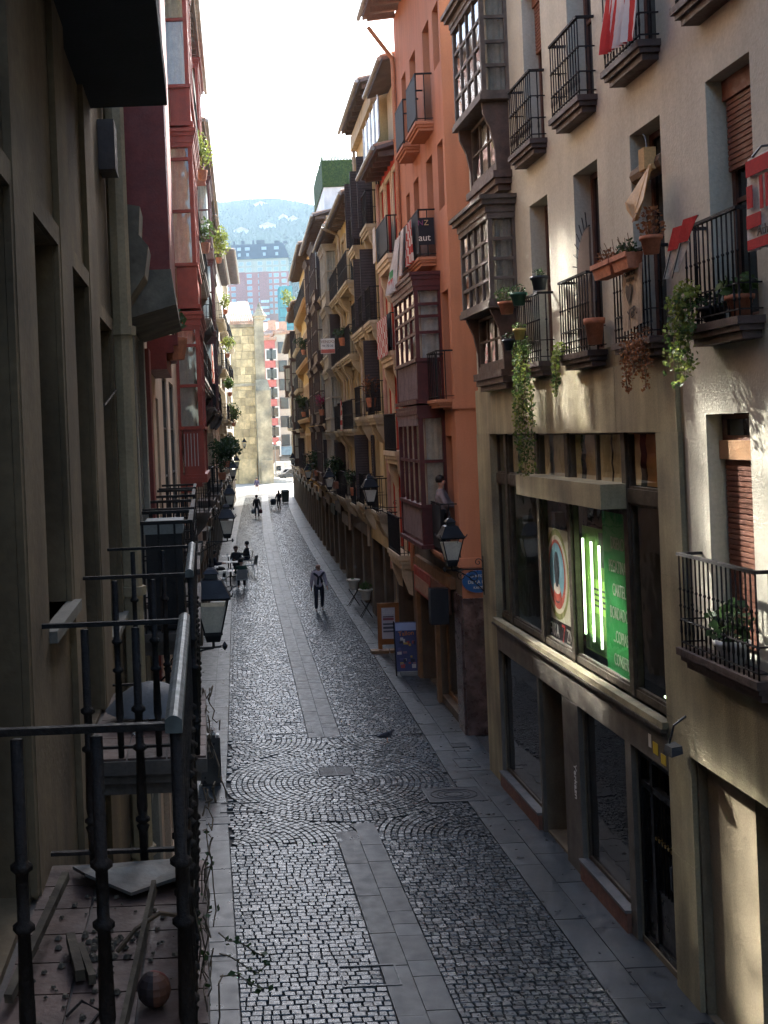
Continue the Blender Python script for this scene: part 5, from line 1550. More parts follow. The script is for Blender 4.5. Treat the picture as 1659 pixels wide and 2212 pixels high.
# ================================================================== people
def skin_mesh(name, verts, edges, radii, sub=1, flat_=1.0):
    me = bpy.data.meshes.new(name)
    me.from_pydata(verts, edges, [])
    o = bpy.data.objects.new(name, me)
    sk = o.modifiers.new('s', 'SKIN'); sk.use_smooth_shade = True
    for k, v in enumerate(me.skin_vertices[0].data):
        r = radii[k]
        v.radius = (r, r) if not isinstance(r, tuple) else r
        v.use_root = (k == 0)
    ss = o.modifiers.new('u', 'SUBSURF'); ss.levels = sub; ss.render_levels = sub
    return evaluate(o)
SKIN = M('skin', (.42, .24, .17), .55, var=.08, bump=0)
def person(label, loc, face, cols, h=1.74, pose='stand', extra=None, hair=True):
    """body = one continuous skinned figure; clothes and hair are its children. face = heading angle, 0 looks to -Y (towards the camera)"""
    k = h / 1.74
    t = thing('person', label, 'person', loc)
    sh, tr, shoe, hc = cols
    J = dict(pel=(0, 0, .95), ab=(0, .0, 1.12), ch=(0, .01, 1.32), nk=(0, .01, 1.47), nk2=(0, 0, 1.53), hd=(0, -.015, 1.645), hd2=(0, -.005, 1.72), ch2=(0, -.055, 1.59), wst=(0, 0, 1.04), hem=(0, 0, .87))
    for s, d in (('l', -1), ('r', 1)):
        J.update({'sh' + s: (d * .185, .01, 1.42), 'el' + s: (d * .25, .03, 1.13), 'wr' + s: (d * .26, -.06, .88), 'hp' + s: (d * .105, 0, .88), 'kn' + s: (d * .125, -.01, .5), 'an' + s: (d * .13, .03, .09), 'to' + s: (d * .115, -.12, .035)})
    if pose == 'walk':
        J.update(knl=(-.125, -.1, .51), anl=(-.13, -.06, .085), tol=(-.14, -.24, .05), knr=(.125, .03, .5), anr=(.13, .24, .12), tor=(.14, .12, .03), wrl=(-.26, .05, .88), wrr=(.27, -.16, .92), elr=(.25, -.02, 1.13))
    if pose == 'sit':
        for s, d in (('l', -1), ('r', 1)):
            J.update({'hp' + s: (d * .1, -.02, .52), 'kn' + s: (d * .13, -.45, .5), 'an' + s: (d * .13, -.42, .09), 'to' + s: (d * .14, -.56, .035)})
        for q in ('wst', 'hem', 'pel', 'ab', 'ch', 'nk', 'nk2', 'hd', 'hd2', 'ch2', 'shl', 'shr'):
            x, y, z = J[q]; J[q] = (x, y, z - .42)
        J.update(ell=(-.26, -.1, .74), elr=(.26, -.1, .74), wrl=(-.16, -.36, .76), wrr=(.16, -.36, .76))
    if pose == 'push':
        J.update(ell=(-.23, -.12, 1.16), elr=(.23, -.12, 1.16), wrl=(-.18, -.4, 1.02), wrr=(.18, -.4, 1.02), anr=(.1, .2, .12), tor=(.11, .08, .03), knl=(-.1, -.1, .51))
    if pose == 'lean':
        J.update(ell=(-.26, -.16, 1.1), elr=(.26, -.16, 1.1), wrl=(-.1, -.34, 1.08), wrr=(.12, -.34, 1.08))
    for s, d in (('l', -1), ('r', 1)):
        e, w = Vector(J['el' + s]), Vector(J['wr' + s]); a = (w - e).normalized()
        J['pa' + s] = tuple(w + a * .06)
        for q, off in enumerate((-.03, -.01, .01, .028)): J['f%d%s' % (q, s)] = tuple(w + a * (.16 - .012 * abs(q - 1.3)) + Vector((off * .4, off - .01, 0)))
        J['th' + s] = tuple(w + a * .09 + Vector((-d * .03, -.045, 0)))
    ca, sa = math.cos(face), math.sin(face)
    W = lambda p: Vector((p[0] * ca - p[1] * sa, p[0] * sa + p[1] * ca, p[2])) * k
    def chain(name, m, parts, rr, sub=1):
        names = []
        for a, b in parts:
            for q in (a, b):
                if q not in names: names.append(q)
        me = skin_mesh(name, [tuple(W(J[q])) for q in names], [(names.index(a), names.index(b)) for a, b in parts], [rr[q] * k if q in rr else .03 * k for q in names], sub)
        me.materials.append(m)
        o = bpy.data.objects.new(name, me); col.objects.link(o); o.parent = t; WL[o.name] = WL[t.name]
        return o
    arm = lambda s: [('ch', 'sh' + s), ('sh' + s, 'el' + s), ('el' + s, 'wr' + s)]
    hand = lambda s: [('wr' + s, 'pa' + s)] + [('pa' + s, 'f%d%s' % (q, s)) for q in range(4)] + [('pa' + s, 'th' + s)]
    leg = lambda s: [('pel', 'hp' + s), ('hp' + s, 'kn' + s), ('kn' + s, 'an' + s)]
    rb = dict(pel=.12, ab=.11, ch=.13, nk=.055, nk2=.052, hd=.132, hd2=.12, ch2=.07, wst=.12, hem=.12)
    for s in 'lr':
        rb.update({'sh' + s: .06, 'el' + s: .042, 'wr' + s: .028, 'pa' + s: .034, 'hp' + s: .085, 'kn' + s: .055, 'an' + s: .04, 'to' + s: .035, 'th' + s: .009})
        rb.update({'f%d%s' % (q, s): .009 for q in range(4)})
    tor = [('pel', 'ab'), ('ab', 'ch'), ('ch', 'nk')]
    body = chain('body', SKIN, tor + [('nk', 'nk2'), ('nk2', 'hd'), ('hd', 'hd2'), ('hd', 'ch2')] + arm('l') + arm('r') + hand('l') + hand('r') + leg('l') + leg('r') + [('anl', 'tol'), ('anr', 'tor')], rb)
    cl = {q: v + .022 for q, v in rb.items()}
    cl.update(nk=.07, ch=.17, ab=.165, pel=.16, wrl=.044, wrr=.044, ell=.075, elr=.075, shl=.09, shr=.09)
    cl.update(hem=.168)
    chain('shirt', sh, [('hem', 'pel')] + tor + arm('l') + arm('r'), cl)
    cl.update(wst=.16, pel=.17, hpl=.108, hpr=.108, knl=.078, knr=.078, anl=.07, anr=.07, ab=.12)
    chain('trousers', tr, [('wst', 'pel')] + leg('l') + leg('r'), cl)
    for s in 'lr': chain('shoe', shoe, [('an' + s, 'to' + s)], {'an' + s: .05, 'to' + s: .042})
    if hair:
        hm_ = MB(); c0 = W(J['hd2']) + Vector(loc)
        back = W((0, .03, 0))
        for i in range(1, 7):
            pass
        hm_.lathe(c0.x + back.x * .6, c0.y + back.y * .6, [(.1 * k, -.08 * k), (.114 * k, -.01 * k), (.106 * k, .05 * k), (.065 * k, .09 * k), (.01, .108 * k)], 12, z0=c0.z)
        if hair == 'long': hm_.lathe(c0.x + back.x * 1.6, c0.y + back.y * 1.6, [(.1 * k, -.36 * k), (.12 * k, -.3 * k), (.11 * k, -.1 * k), (.09 * k, 0)], 12, z0=c0.z)
        hm_.build('hair', hc, t, True)
    return t
cM = lambda n, c, r=.8: M(n, c, r, var=.12, scale=9, bump=.1)
BLK = cM('black_cloth', (.012, .012, .014)); NAVC = cM('navy_cloth', (.015, .018, .03)); LEA = cM('dark_leather', (.02, .016, .013), .4)
HB = M('dark_hair', (.02, .015, .012), .6); HG = M('brown_hair', (.05, .03, .02), .6)
man = person('balding man in pale lilac shirt with dark sweater round his shoulders', (4.08, 41.4, .004), 0.06, (cM('lilac_shirt', (.42, .38, .42)), NAVC, cM('pale_shoe', (.45, .43, .4)), HG), 1.78, 'walk', hair=False)
sw = MB(); mx, my = 4.08, 41.4
sw.tube([(mx - .19, my - .02, 1.44), (mx - .12, my + .1, 1.50), (mx, my + .13, 1.50), (mx + .12, my + .1, 1.50), (mx + .19, my - .02, 1.44), (mx + .1, my - .14, 1.36), (mx + .02, my - .165, 1.29)], [.05, .06, .065, .06, .055, .045, .035], 8)
sw.tube([(mx - .19, my - .02, 1.44), (mx - .1, my - .14, 1.38), (mx - .02, my - .17, 1.30), (mx - .04, my - .17, 1.11), (mx - .05, my - .16, 1.02)], [.055, .045, .04, .04, .035], 8)
sw.tube([(mx + .04, my - .17, 1.30), (mx + .1, my - .165, 1.19), (mx + .12, my - .15, 1.10)], .04, 8)
sw.build('sweater', NAVC, man, True)
p2 = person('man in dark jacket walking away with a bag in each hand', (4.09, 89.5, .0), math.pi, (cM('olive_black_jacket', (.016, .017, .014)), cM('grey_trousers', (.09, .09, .085)), LEA, HB), 1.78, 'walk')
def bag(label, x, y, z, m):
    t = thing('carrier_bag', label, 'bag', (x, y, z))
    MB().lathe(x, y, [(.1, 0), (.15, .06), (.14, .26), (.07, .36)], 8, z0=z).build('sack', m, t, True)
    MB().tube([(x - .05, y, z + .34), (x - .03, y, z + .46), (x + .03, y, z + .46), (x + .05, y, z + .34)], .008, 5).build('handle', m, t)
bag('grey carrier bag in the left hand of man walking away', 3.78, 89.55, .36, cM('grey_bag', (.1, .11, .12)))
bag('dark carrier bag with red print in right hand of man walking away', 4.38, 89.45, .36, cM('dark_red_bag', (.08, .02, .02)))
p3 = person('long-haired woman in black pushing a pram away from the camera', (6.42, 97.7, 0), math.pi + .15, (BLK, BLK, LEA, HB), 1.68, 'push', hair='long')
pr = thing('pram', 'dark pram with pale wheels pushed by woman in black', 'pram', (5.95, 98.0, 0))
px_, py_ = 5.95, 98.0
MB().lathe(px_, py_, [(.15, .45), (.24, .55), (.27, .8), (.25, .95), (.05, 1.02)], 12).build('hood', cM('pram_cloth', (.03, .035, .045)), pr, True)
fm_ = MB()
for d in (-.2, .2): fm_.tube([(px_ + d, py_ - .35, .15), (px_ + d, py_, .5), (px_ + d, py_ + .3, .15)], .014, 5); fm_.tube([(px_ + d, py_, .5), (px_ + d + .1, py_ - .35, 1.02)], .014, 5)
fm_.build('chassis', STEEL, pr)
for dx in (-.22, .22):
    for dy in (-.35, .3):
        MB().tube([(px_ + dx - .02, py_ + dy, .14), (px_ + dx + .02, py_ + dy, .14)], .14, 12).build('wheel', M('pale_tyre', (.35, .35, .35), .7), pr)
p4 = person('walker in shorts and purple top crossing the sunlit square', (5.97, 128.2, 0), math.pi - .1, (cM('purple_top', (.05, .04, .08)), cM('dark_red_shorts', (.05, .015, .02)), LEA, HB), 1.74, 'walk')
p5 = person('dark-haired person leaning on the lowest balcony of orange house', (5.14 + dl(24.9), 24.85, 3.905), 1.2, (cM('grey_pink_top', (.25, .2, .2)), BLK, LEA, HB), 1.62, 'lean')

# ================================================================== cafe terrace on the left
ALU = M('brushed_aluminium', (.55, .56, .57), .3, var=.1, scale=20, metal=.85, bump=.05)
WOV = M('pale_woven_back', (.30, .29, .27), .7, var=.2, scale=40, bump=.3, bscale=120)
DTAB = M('dark_table_base', (.015, .015, .018), .4, metal=.3)
def chair(label, x, y, a, woven=True):
    t = thing('cafe_chair', label, 'chair', (x, y, 0), 'chairs of the cafe terrace')
    ca, sa = math.cos(a), math.sin(a)
    P = lambda u, v, z: (x + u * ca - v * sa, y + u * sa + v * ca, z)
    m = WOV if woven else WHITEP
    MB(P).box(-.22, .22, -.22, .2, .43, .465).build('seat', m, t)
    bk = MB(P); bk.hexa([(-.22, .2, .5), (.22, .2, .5), (-.22, .23, .5), (.22, .23, .5), (-.21, .28, .9), (.21, .28, .9), (-.21, .31, .9), (.21, .31, .9)]); bk.build('backrest', m, t)
    for u in (-.22, .22):
        MB(P).tube([(u, -.22, 0), (u, -.2, .43), (u, -.18, .66), (u, .2, .67)], .013, 6).build('leg', ALU, t)
        MB(P).tube([(u, .26, 0), (u, .2, .43), (u, .29, .9)], .013, 6).build('leg', ALU, t)
        MB(P).box(u - .02, u + .02, -.2, .2, .665, .685).build('armrest', m, t)
def table(label, x, y, m=None, rnd=True):
    t = thing('cafe_table', label, 'table', (x, y, 0), 'tables of the cafe terrace')
    tp = MB()
    if rnd: tp.lathe(x, y, [(.33, .72), (.35, .725), (.35, .74), (.33, .745)], 24)
    else: tp.box(x - .33, x + .33, y - .33, y + .33, .715, .745)
    tp.build('tabletop', m or ALU, t)
    MB().lathe(x, y, [(.035, .03), (.03, .1), (.03, .715)], 8).build('column', DTAB, t)
    bs = MB()
    for k in range(4): bs.tube([(x, y, .06), (x + .28 * math.cos(k * 1.57 + .5), y + .28 * math.sin(k * 1.57 + .5), .015)], .02, 5)
    bs.build('foot', DTAB, t)
E0 = .85
table('round metal table with glasses nearest the setts at the cafe', .95, 49.0); table('square metal table furthest left against the cafe front', .12, 50.6, None, False)
table('square metal table in the middle of the cafe terrace', 1.05, 52.4, None, False); table('square metal table at the far end of the cafe terrace', 1.0, 55.0, None, False)
chair('pale woven chair with its back to the camera at the nearest table', 1.42, 48.1, 3.14 + .05, True); chair('white open-backed chair left of the nearest cafe table', .5, 48.7, 1.2, False)
chair('pale woven chair on the street side of the middle table', 2.05, 53.3, -2.0, True); chair('pale woven chair on the street side of the far table', 1.95, 55.4, -1.6, True)
chair('empty pale chair against the cafe front wall', .25, 53.4, 1.6, True)
person('seated customer in dark green back to camera at nearest table', (1.42, 48.15, .0), math.pi, (cM('bottle_green_top', (.015, .045, .03)), BLK, LEA, HB), 1.7, 'sit')
person('seated customer in black on the street side of the far table', (1.95, 55.4, .0), -1.4, (BLK, NAVC, LEA, HB), 1.75, 'sit')
person('seated customer in navy against the cafe front', (.3, 51.9, .0), 1.5, (NAVC, BLK, LEA, HB), 1.7, 'sit')
person('seated customer with raised hands behind the middle table', (1.35, 53.6, .0), .1, (cM('charcoal_top', (.03, .03, .032)), BLK, LEA, HG), 1.7, 'sit')
person('seated customer leaning over the dark left-hand cafe table', (-.02, 49.6, .0), math.pi * .9, (cM('slate_top', (.03, .035, .05)), BLK, LEA, HB), 1.7, 'sit')
for i, (x, y) in enumerate(((.85, 49.0), (1.05, 48.9), (1.1, 52.45), (.95, 55.0))):
    g_ = thing('drinking_glass', ('small glass on the left of the round cafe table', 'small glass on the right of the round cafe table', 'small glass on the middle square cafe table', 'small glass on the far square cafe table')[i], 'glass', (x, y, .745), 'glasses on the cafe tables')
    MB().lathe(x, y, [(.025, 0), (.034, .11), (.031, .11), (.022, .01)], 10, z0=.747).build('tumbler', M('clear_tumbler', (.7, .72, .72), .1, bump=0, var=0), g_)

# ================================================================== street furniture, boards, bird
bn = thing('litter_bin', 'brushed steel litter bin with dark door on left pavement', 'litter bin', (-.16, 21.3, 0))
MB().box(-.31, .0, 21.15, 21.45, .06, .98).build('body', M('bin_dark_steel', (.06, .055, .055), .35, metal=.6), bn)
bd = MB(); bd.prism([(-.32, .98), (.01, .98), (.01, 1.02), (-.06, 1.06), (-.1, 1.0), (-.32, 1.0)], 21.14, 21.46, lambda p, q, e: (p, e, q)); bd.build('hood', ALU, bn)
MB().box(.0, .09, 21.18, 21.42, .06, .92).build('side_compartment', M('bin_dark_steel', (.06, .055, .055), .35, metal=.6), bn)
MB().box(.02, .07, 21.22, 21.38, .92, .96).build('ash_tray', ALU, bn); MB().box(-.28, .06, 21.18, 21.42, 0, .06).build('plinth', DTAB, bn)
rbn = thing('wheeled_bin', 'dark wheeled bin against the wall at the far right', 'bin', (7.75, 107.6, 0))
MB().hexa([(7.4, 107.3, .1), (8.0, 107.3, .1), (7.4, 107.9, .1), (8.0, 107.9, .1), (7.32, 107.2, 1.15), (8.1, 107.2, 1.15), (7.32, 108, 1.15), (8.1, 108, 1.15)]).build('body', cM('bin_green', (.012, .02, .018), .5), rbn)
MB().hexa([(7.3, 107.15, 1.152), (8.12, 107.15, 1.152), (7.3, 108.05, 1.152), (8.12, 108.05, 1.152), (7.4, 107.3, 1.28), (8.0, 107.3, 1.28), (7.4, 107.9, 1.28), (8.0, 107.9, 1.28)]).build('lid', cM('bin_green', (.012, .02, .018), .5), rbn)
for x in (7.45, 7.9): MB().tube([(x, 107.25, .1), (x + .05, 107.25, .1)], .1, 10).build('wheel', DTAB, rbn)
# sandwich boards
ORW2 = M('orange_board_timber', (.30, .11, .03), .55, var=.2, streak=.1)
sb = thing('sign_board', 'orange framed standing board with white notice headed Saba', 'sign board', (5.2, 33.2, 0))
BX = lambda u, v, z: (4.98 + u + .0 * v, 33.2 + v - z * .06, z)
fr = MB(BX); fr.box(0, .12, 0, .05, .12, 1.5); fr.box(.52, .64, 0, .05, .12, 1.5); fr.box(.12, .52, 0, .05, 1.36, 1.5); fr.box(.12, .52, 0, .05, .25, .42); fr.build('frame', ORW2, sb)
MB(BX).box(.12, .52, .01, .03, .42, 1.36).build('notice', flat('notice_white', (.52, .48, .5)), sb)
MB(BX).box(-.22, .3, -.12, .2, .0, .09).build('foot', OBR, sb); MB(BX).box(.34, .72, -.12, .2, .0, .09).build('foot', OBR, sb)
text('Saba', 'lettering', sb, flat('grey_print', (.62, .58, .55)), (5.3, 33.2 - .1, 1.24), (1, 0, 0), (0, -.06, 1), .2)
for z, h_, c_ in ((1.07, .03, (.05, .02, .03)), (.98, .07, (.25, .08, .1)), (.84, .05, (.08, .08, .1)), (.72, .07, (.1, .1, .12)), (.62, .05, (.12, .11, .13))):
    MB(BX).box(.16, .48, .002, .009, z, z + h_).build('print_line', flat('line%d' % int(z * 100), c_), sb)
s2 = thing('sign_board', 'tall colourful poster board leaning beside the orange framed board', 'sign board', (5.3, 30.0, 0))
BY = lambda u, v, z: (4.98 + u, 30.0 + v + z * .12, z)
MB(BY).box(0, .62, 0, .03, .12, 1.42).build('panel', flat('poster_blue', (.05, .06, .14)), s2)
fr = MB(BY)
for u in (-.03, .62): fr.box(u, u + .03, -.005, .04, 0, 1.45)
fr.build('frame', IRON, s2)
MB(BY).box(.02, .6, -.012, -.002, 1.2, 1.4).build('print_patch', flat('pale_blue_print', (.3, .36, .55)), s2)
text('Tallon', 'lettering', s2, flat('orange_print', (.6, .22, .04)), (5.28, 30.0 + 1.12 * .12 - .012, 1.12), (1, .1, .12), (0, .12, 1), .17)
for k in range(26):
    u, z = R.uniform(.03, .5), R.uniform(.16, .98)
    MB(BY).box(u, u + R.uniform(.05, .12), -.012 - .0004 * k, -.002, z, z + R.uniform(.04, .1)).build('print_patch', flat('pp%d' % (k % 6), ((.3, .05, .05), (.4, .38, .36), (.08, .08, .2), (.35, .25, .06), (.2, .12, .16), (.03, .03, .05))[k % 6]), s2)
MB(BY).box(.1, .64, .0, .14, 0, .1).build('foot', M('aluminium', (.5, .5, .5), .35), s2)
# plant stands by the wall
WPOT = M('pale_cast_pot', (.5, .46, .36), .7, var=.15)
for i, (x, y, lf) in enumerate(((5.52, 42.5, False), (5.58, 39.7, True))):
    t = thing('plant_stand', ('pale urn on a folding iron stand by the right wall, further one', 'leafy plant on a folding iron stand by right wall, nearer one')[i], 'plant stand', (x, y, 0))
    st_ = MB()
    for d in (-1, 1): st_.tube([(x - .2 * d, y - .12, 0), (x + .18 * d, y, .62)], .014, 5); st_.tube([(x - .2 * d, y + .16, 0), (x + .18 * d, y + .06, .62)], .014, 5)
    st_.build('stand', IRON, t)
    MB().lathe(x, y, [(.14, 0), (.15, .04), (.18, .25), (.26, .34), (.27, .38), (.22, .38)], 14, z0=.62).build('pot', WPOT, t, True)
    l = MB(); leaves(l, (x, y, 1.08 if lf else 1.0), .22 if lf else .1, .22 if lf else .1, .2 if lf else .05, 220 if lf else 20, .09); l.build('leaves', LG, t)
# pigeon
pg = thing('pigeon', 'dark pigeon walking on the setts right of the rosette', 'pigeon', (3.66, 23.7, .0))
pv_ = [(0, 0, .15), (.05, 0, .17), (.1, 0, .22), (.125, 0, .26), (-.07, 0, .145), (-.15, 0, .13), (-.22, 0, .12), (.165, 0, .25)]
me = skin_mesh('body', [(x, y, z) for x, y, z in pv_], [(0, 1), (1, 2), (2, 3), (0, 4), (4, 5), (5, 6), (3, 7)], [.062, .055, .034, .027, .055, .034, (.03, .01), .006], 2)
me.materials.append(cM('pigeon_feather', (.035, .036, .045)))
o = bpy.data.objects.new('body', me); col.objects.link(o); o.parent = pg
for d in (-.02, .02): MB().tube([(3.665, 23.7 + d, .1), (3.66, 23.7 + d, .01), (3.69, 23.7 + d, .004)], .005, 5).build('leg', TERRA, pg)
for d in (-1, 1): MB().hexa([(3.5, 23.7 + d * .02, .14), (3.72, 23.7 + d * .055, .13), (3.5, 23.7 + d * .03, .14), (3.72, 23.7 + d * .07, .13), (3.5, 23.7 + d * .02, .16), (3.72, 23.7 + d * .045, .2), (3.5, 23.7 + d * .03, .16), (3.72, 23.7 + d * .055, .2)]).build('wing', cM('pigeon_wing', (.05, .05, .06)), pg)
# ================================================================== things on the balconies of the plastered house
nC = .24                      # rail line in front of the wall
CAN = M('unbleached_cotton', (.52, .42, .30), .9, var=.1, scale=5, trans=.25)
bn_ = cloth('cloth_banner', 'beige cotton banner with black heart and lettering on balcony rail', 'banner', f1, 13.25, 12.67, 7.74, 8.42, nC + .04, CAN, wave=.012, k=12, rows=8, skew=.06)
INK = flat('brown_black_ink', (.035, .02, .015))
hp = [(-.0, -.17), (.075, -.06), (.1, .02), (.085, .075), (.045, .09), (0, .05), (-.045, .085), (-.085, .06), (-.095, 0), (-.07, -.06)]
MB(P1).prism([(13.03 - u, 8.16 + v) for u, v in hp], nC + .065, nC + .069, lambda p, q, e: (p, e, q)).build('heart', INK, bn_)
text('YEP.', 'lettering', bn_, INK, P1(12.95, nC + .066, 7.9), (0, -1, .25), (0, .25, 1), .17, .9)
text('GRAN FEST', 'lettering', bn_, INK, P1(12.98, nC + .066, 8.36), XD, UP, .07, .9); text('HUTTMA', 'lettering', bn_, INK, P1(12.97, nC + .066, 8.29), XD, UP, .06, 1)
RW = stripes('red_white_flag', (.58, .05, .04), (.72, .66, .6), 1, 7.0)
cloth('striped_flag', 'red and white striped flag hung over the top balcony', 'flag', f1, 13.2, 12.42, 10.95, 12.05, nC + .05, RW, wave=.05, k=14, skew=-.1, sway=.12)
RC_ = M('red_cloth', (.5, .03, .03), .8, trans=.25); WC_ = M('white_cloth', (.72, .68, .62), .8, trans=.25)
for i, (a, dz) in enumerate(((11.5, .02), (11.25, .06))):
    t = thing('pennant', ('red and white pennant at the balcony corner, left of two', 'red and white pennant at the balcony corner, right of two')[i], 'pennant', P1(a, nC, 8.5), 'pennants on the balcony corner')
    for c0, c1, m in ((0, .45, RC_), (.45, 1, WC_)):
        mb = MB(P1); w0, w1 = .24 * (1 - c0 * .85), .24 * (1 - c1 * .85)
        z0, z1 = 8.62 + dz - .5 * c0, 8.62 + dz - .5 * c1
        s0, s1 = a + .35 * c0, a + .35 * c1
        mb.hexa([(s1 - w1 * .5, nC + .1, z1), (s1 + w1 * .5, nC + .14, z1), (s1 - w1 * .5, nC + .105, z1), (s1 + w1 * .5, nC + .145, z1), (s0 - w0 * .5, nC + .08, z0), (s0 + w0 * .5, nC + .12, z0), (s0 - w0 * .5, nC + .085, z0), (s0 + w0 * .5, nC + .125, z0)])
        mb.build('cloth', m, t)
    MB(P1).tube([(a, nC + .02, 8.64 + dz), (a + .2, nC + .12, 8.4 + dz), (a + .4, nC + .14, 8.06 + dz)], .006, 5).build('stick', STEEL, t)
tw_ = cloth('printed_towel', 'red and white printed towel hanging at right edge', 'towel', f1, 10.0, 9.3, 8.12, 8.95, nC + .12, WC_, wave=.02, k=10, rows=8)
for z0, z1, a, b in ((8.78, 8.92, 9.32, 9.98), (8.13, 8.22, 9.3, 10.0), (8.32, 8.44, 9.75, 10.0), (8.5, 8.7, 9.88, 9.98)):
    MB(P1).box(a, b, nC + .15, nC + .157, z0, z1).build('printed_band', RC_, tw_)
for k in range(4): MB(P1).box(9.4 + .1 * k, 9.45 + .1 * k, nC + .15, nC + .157, 8.46, 8.75).build('printed_band', RC_, tw_)
text('Athl', 'lettering', tw_, INK, P1(9.7, nC + .16, 8.27), XD, UP, .13)
MB(P1).tube([(9.8, 0, 9.05), (9.8, nC + .1, 9.02), (9.9, nC + .13, 8.95)], .012, 5).build('clothes_hook', STEEL, None, label='bent metal arm holding the printed towel at right edge', cat='hook')
# terracotta troughs along the middle balcony
for i, (a, b) in enumerate(((12.72, 13.2), (13.26, 13.86))):
    t = thing('planter_trough', ('terracotta trough with small green plants on the banner balcony', 'terracotta trough with withered plants at the far end above the banner')[i], 'planter', P1((a + b) / 2, nC, 8.4))
    tr_ = MB(P1); tr_.hexa([(a + .03, nC + .02, 8.4), (b - .03, nC + .02, 8.4), (a + .03, nC + .17, 8.4), (b - .03, nC + .17, 8.4), (a, nC, 8.58), (b, nC, 8.58), (a, nC + .2, 8.58), (b, nC + .2, 8.58)])
    tr_.build('trough', TERRA, t)
    MB(P1).box(a - .01, b + .01, nC + .198, nC + .214, 8.53, 8.59).build('rim', TERRA, t)
    l = MB()
    for k in range(6):
        c = P1(a + (b - a) * (k + .5) / 6, nC + .1, 8.64 + .04 * (k % 2)); leaves(l, c, .06, .07, .07, 26, .05)
    l.build('leaves', LB if i else LD, t)
    st_ = MB()
    for k in range(9):
        c = P1(a + (b - a) * R.random(), nC + .1, 8.58); st_.tube([c, (c[0] - R.uniform(0, .1), c[1] + R.uniform(-.1, .1), c[2] + R.uniform(.08, .25))], .004, 4)
    st_.build('stem', STEMM, t)
potted('terracotta pot with brown withered plant at near corner of banner balcony', *P1(12.42, nC + .03, 8.5), .12, .2, LB, .18, .34, 110, .06)
wr = MB(P1)
SHW = -.35
wr.map = lambda s, n, z: P1(s + SHW, n + .06, z)
wr.hexa([(13.0, .25, 8.92), (13.06, .28, 8.92), (13.0, .28, 8.92), (13.06, .3, 8.92), (12.76, .16, 9.5), (12.82, .17, 9.5), (12.76, .18, 9.5), (12.82, .19, 9.5)])
wr.quad((12.79, .17, 9.52), (13.4, .24, 9.2), (13.0, .3, 8.92)); wr.quad((12.79, .18, 9.52), (12.72, .3, 9.1), (13.0, .31, 8.92)); wr.quad((13.38, .25, 9.2), (13.2, .3, 9.08), (13.0, .3, 8.92), (13.14, .32, 9.16))
wr.build('wrapped_parasol', M('tan_wrapping', (.5, .3, .12), .5, var=.15, scale=6, bump=.3, bscale=8, trans=.3), None, label='tan wrapped parasol standing on banner balcony', cat='parasol')
pl_ = thing('paper_lantern', 'square tan paper lantern hanging in the window above the banner', 'lantern', P1(12.95, .06, 9.62))
MB(P1).box(12.84, 13.0, .0, .14, 9.55, 9.8).build('shade', M('tan_paper', (.55, .38, .18), .8, trans=.4), pl_)
MB(P1).tube([(12.92, .07, 9.8), (12.96, .07, 9.95), (13.02, .07, 10.0), (13.06, .03, 9.9)], .006, 5).build('wire', STEEL, pl_)
# brown arched fan with spikes
sf_ = thing('sunburst_panel', 'brown arched panel with radiating spikes on second balcony', 'ornament', P1(15.1, .12, 7.62))
ar = [(14.78, 8.66)] + [(14.78 + .5 * math.sin(q * .1963), 8.66 + .58 * math.cos(q * .1963)) for q in range(9)]
MB(P1).prism(ar[1:] + [(15.28, 7.66), (14.78, 7.66)], .1, .13, lambda p, q, e: (p, e, q)).build('panel', M('brown_board', (.10, .065, .045), .7, var=.15), sf_)
MB(P1).tube([(14.78 + .51 * math.sin(q * .1963), .115, 8.66 + .6 * math.cos(q * .1963)) for q in range(9)] + [(15.29, .115, 7.7)], .014, 5).build('rim', IRON, sf_)
for q in range(1, 9):
    s_, c_ = math.sin(q * .1963), math.cos(q * .1963)
    MB(P1).tube([(14.78 + .51 * s_, .115, 8.66 + .6 * c_), (14.78 + .72 * s_, .115, 8.66 + .82 * c_)], .008, 4).build('spike', IRON, sf_)
for q in range(5): MB(P1).tube([(15.29, .115, 8.58 - q * .16), (15.5, .115, 8.58 - q * .16)], .008, 4).build('spike', IRON, sf_)
# potted plants and vines
GP = M('green_glaze', (.02, .09, .06), .4, bump=0); BP_ = M('dark_plastic_pot', (.015, .022, .03), .5, bump=0); YP = M('yellow_pot', (.5, .38, .1), .6, bump=0)
potted('small plant in green pot on rail of first balcony beside timber bay', *P1(17.45, nC + .08, 8.52), .13, .2, LD, .12, .14, 80, .04, GP)
potted('spiky plant in dark pot on the near rail corner of first balcony', *P1(16.5, nC + .04, 8.64), .13, .2, LD, .1, .12, 70, .04, BP_)
potted('bushy plant in terracotta pot at the far end of first balcony', *P1(18.0, nC + .12, 8.45), .14, .2, LG, .22, .25, 200, .05)
potted('leafy plant in yellow pot hung outside first balcony', *P1(17.35, nC + .12, 7.98), .1, .17, LG, .12, .1, 60, .04, YP)
potted('small plant in black pot hung low outside first balcony', *P1(17.9, nC + .12, 7.85), .12, .18, LD, .14, .12, 70, .04, BP_)
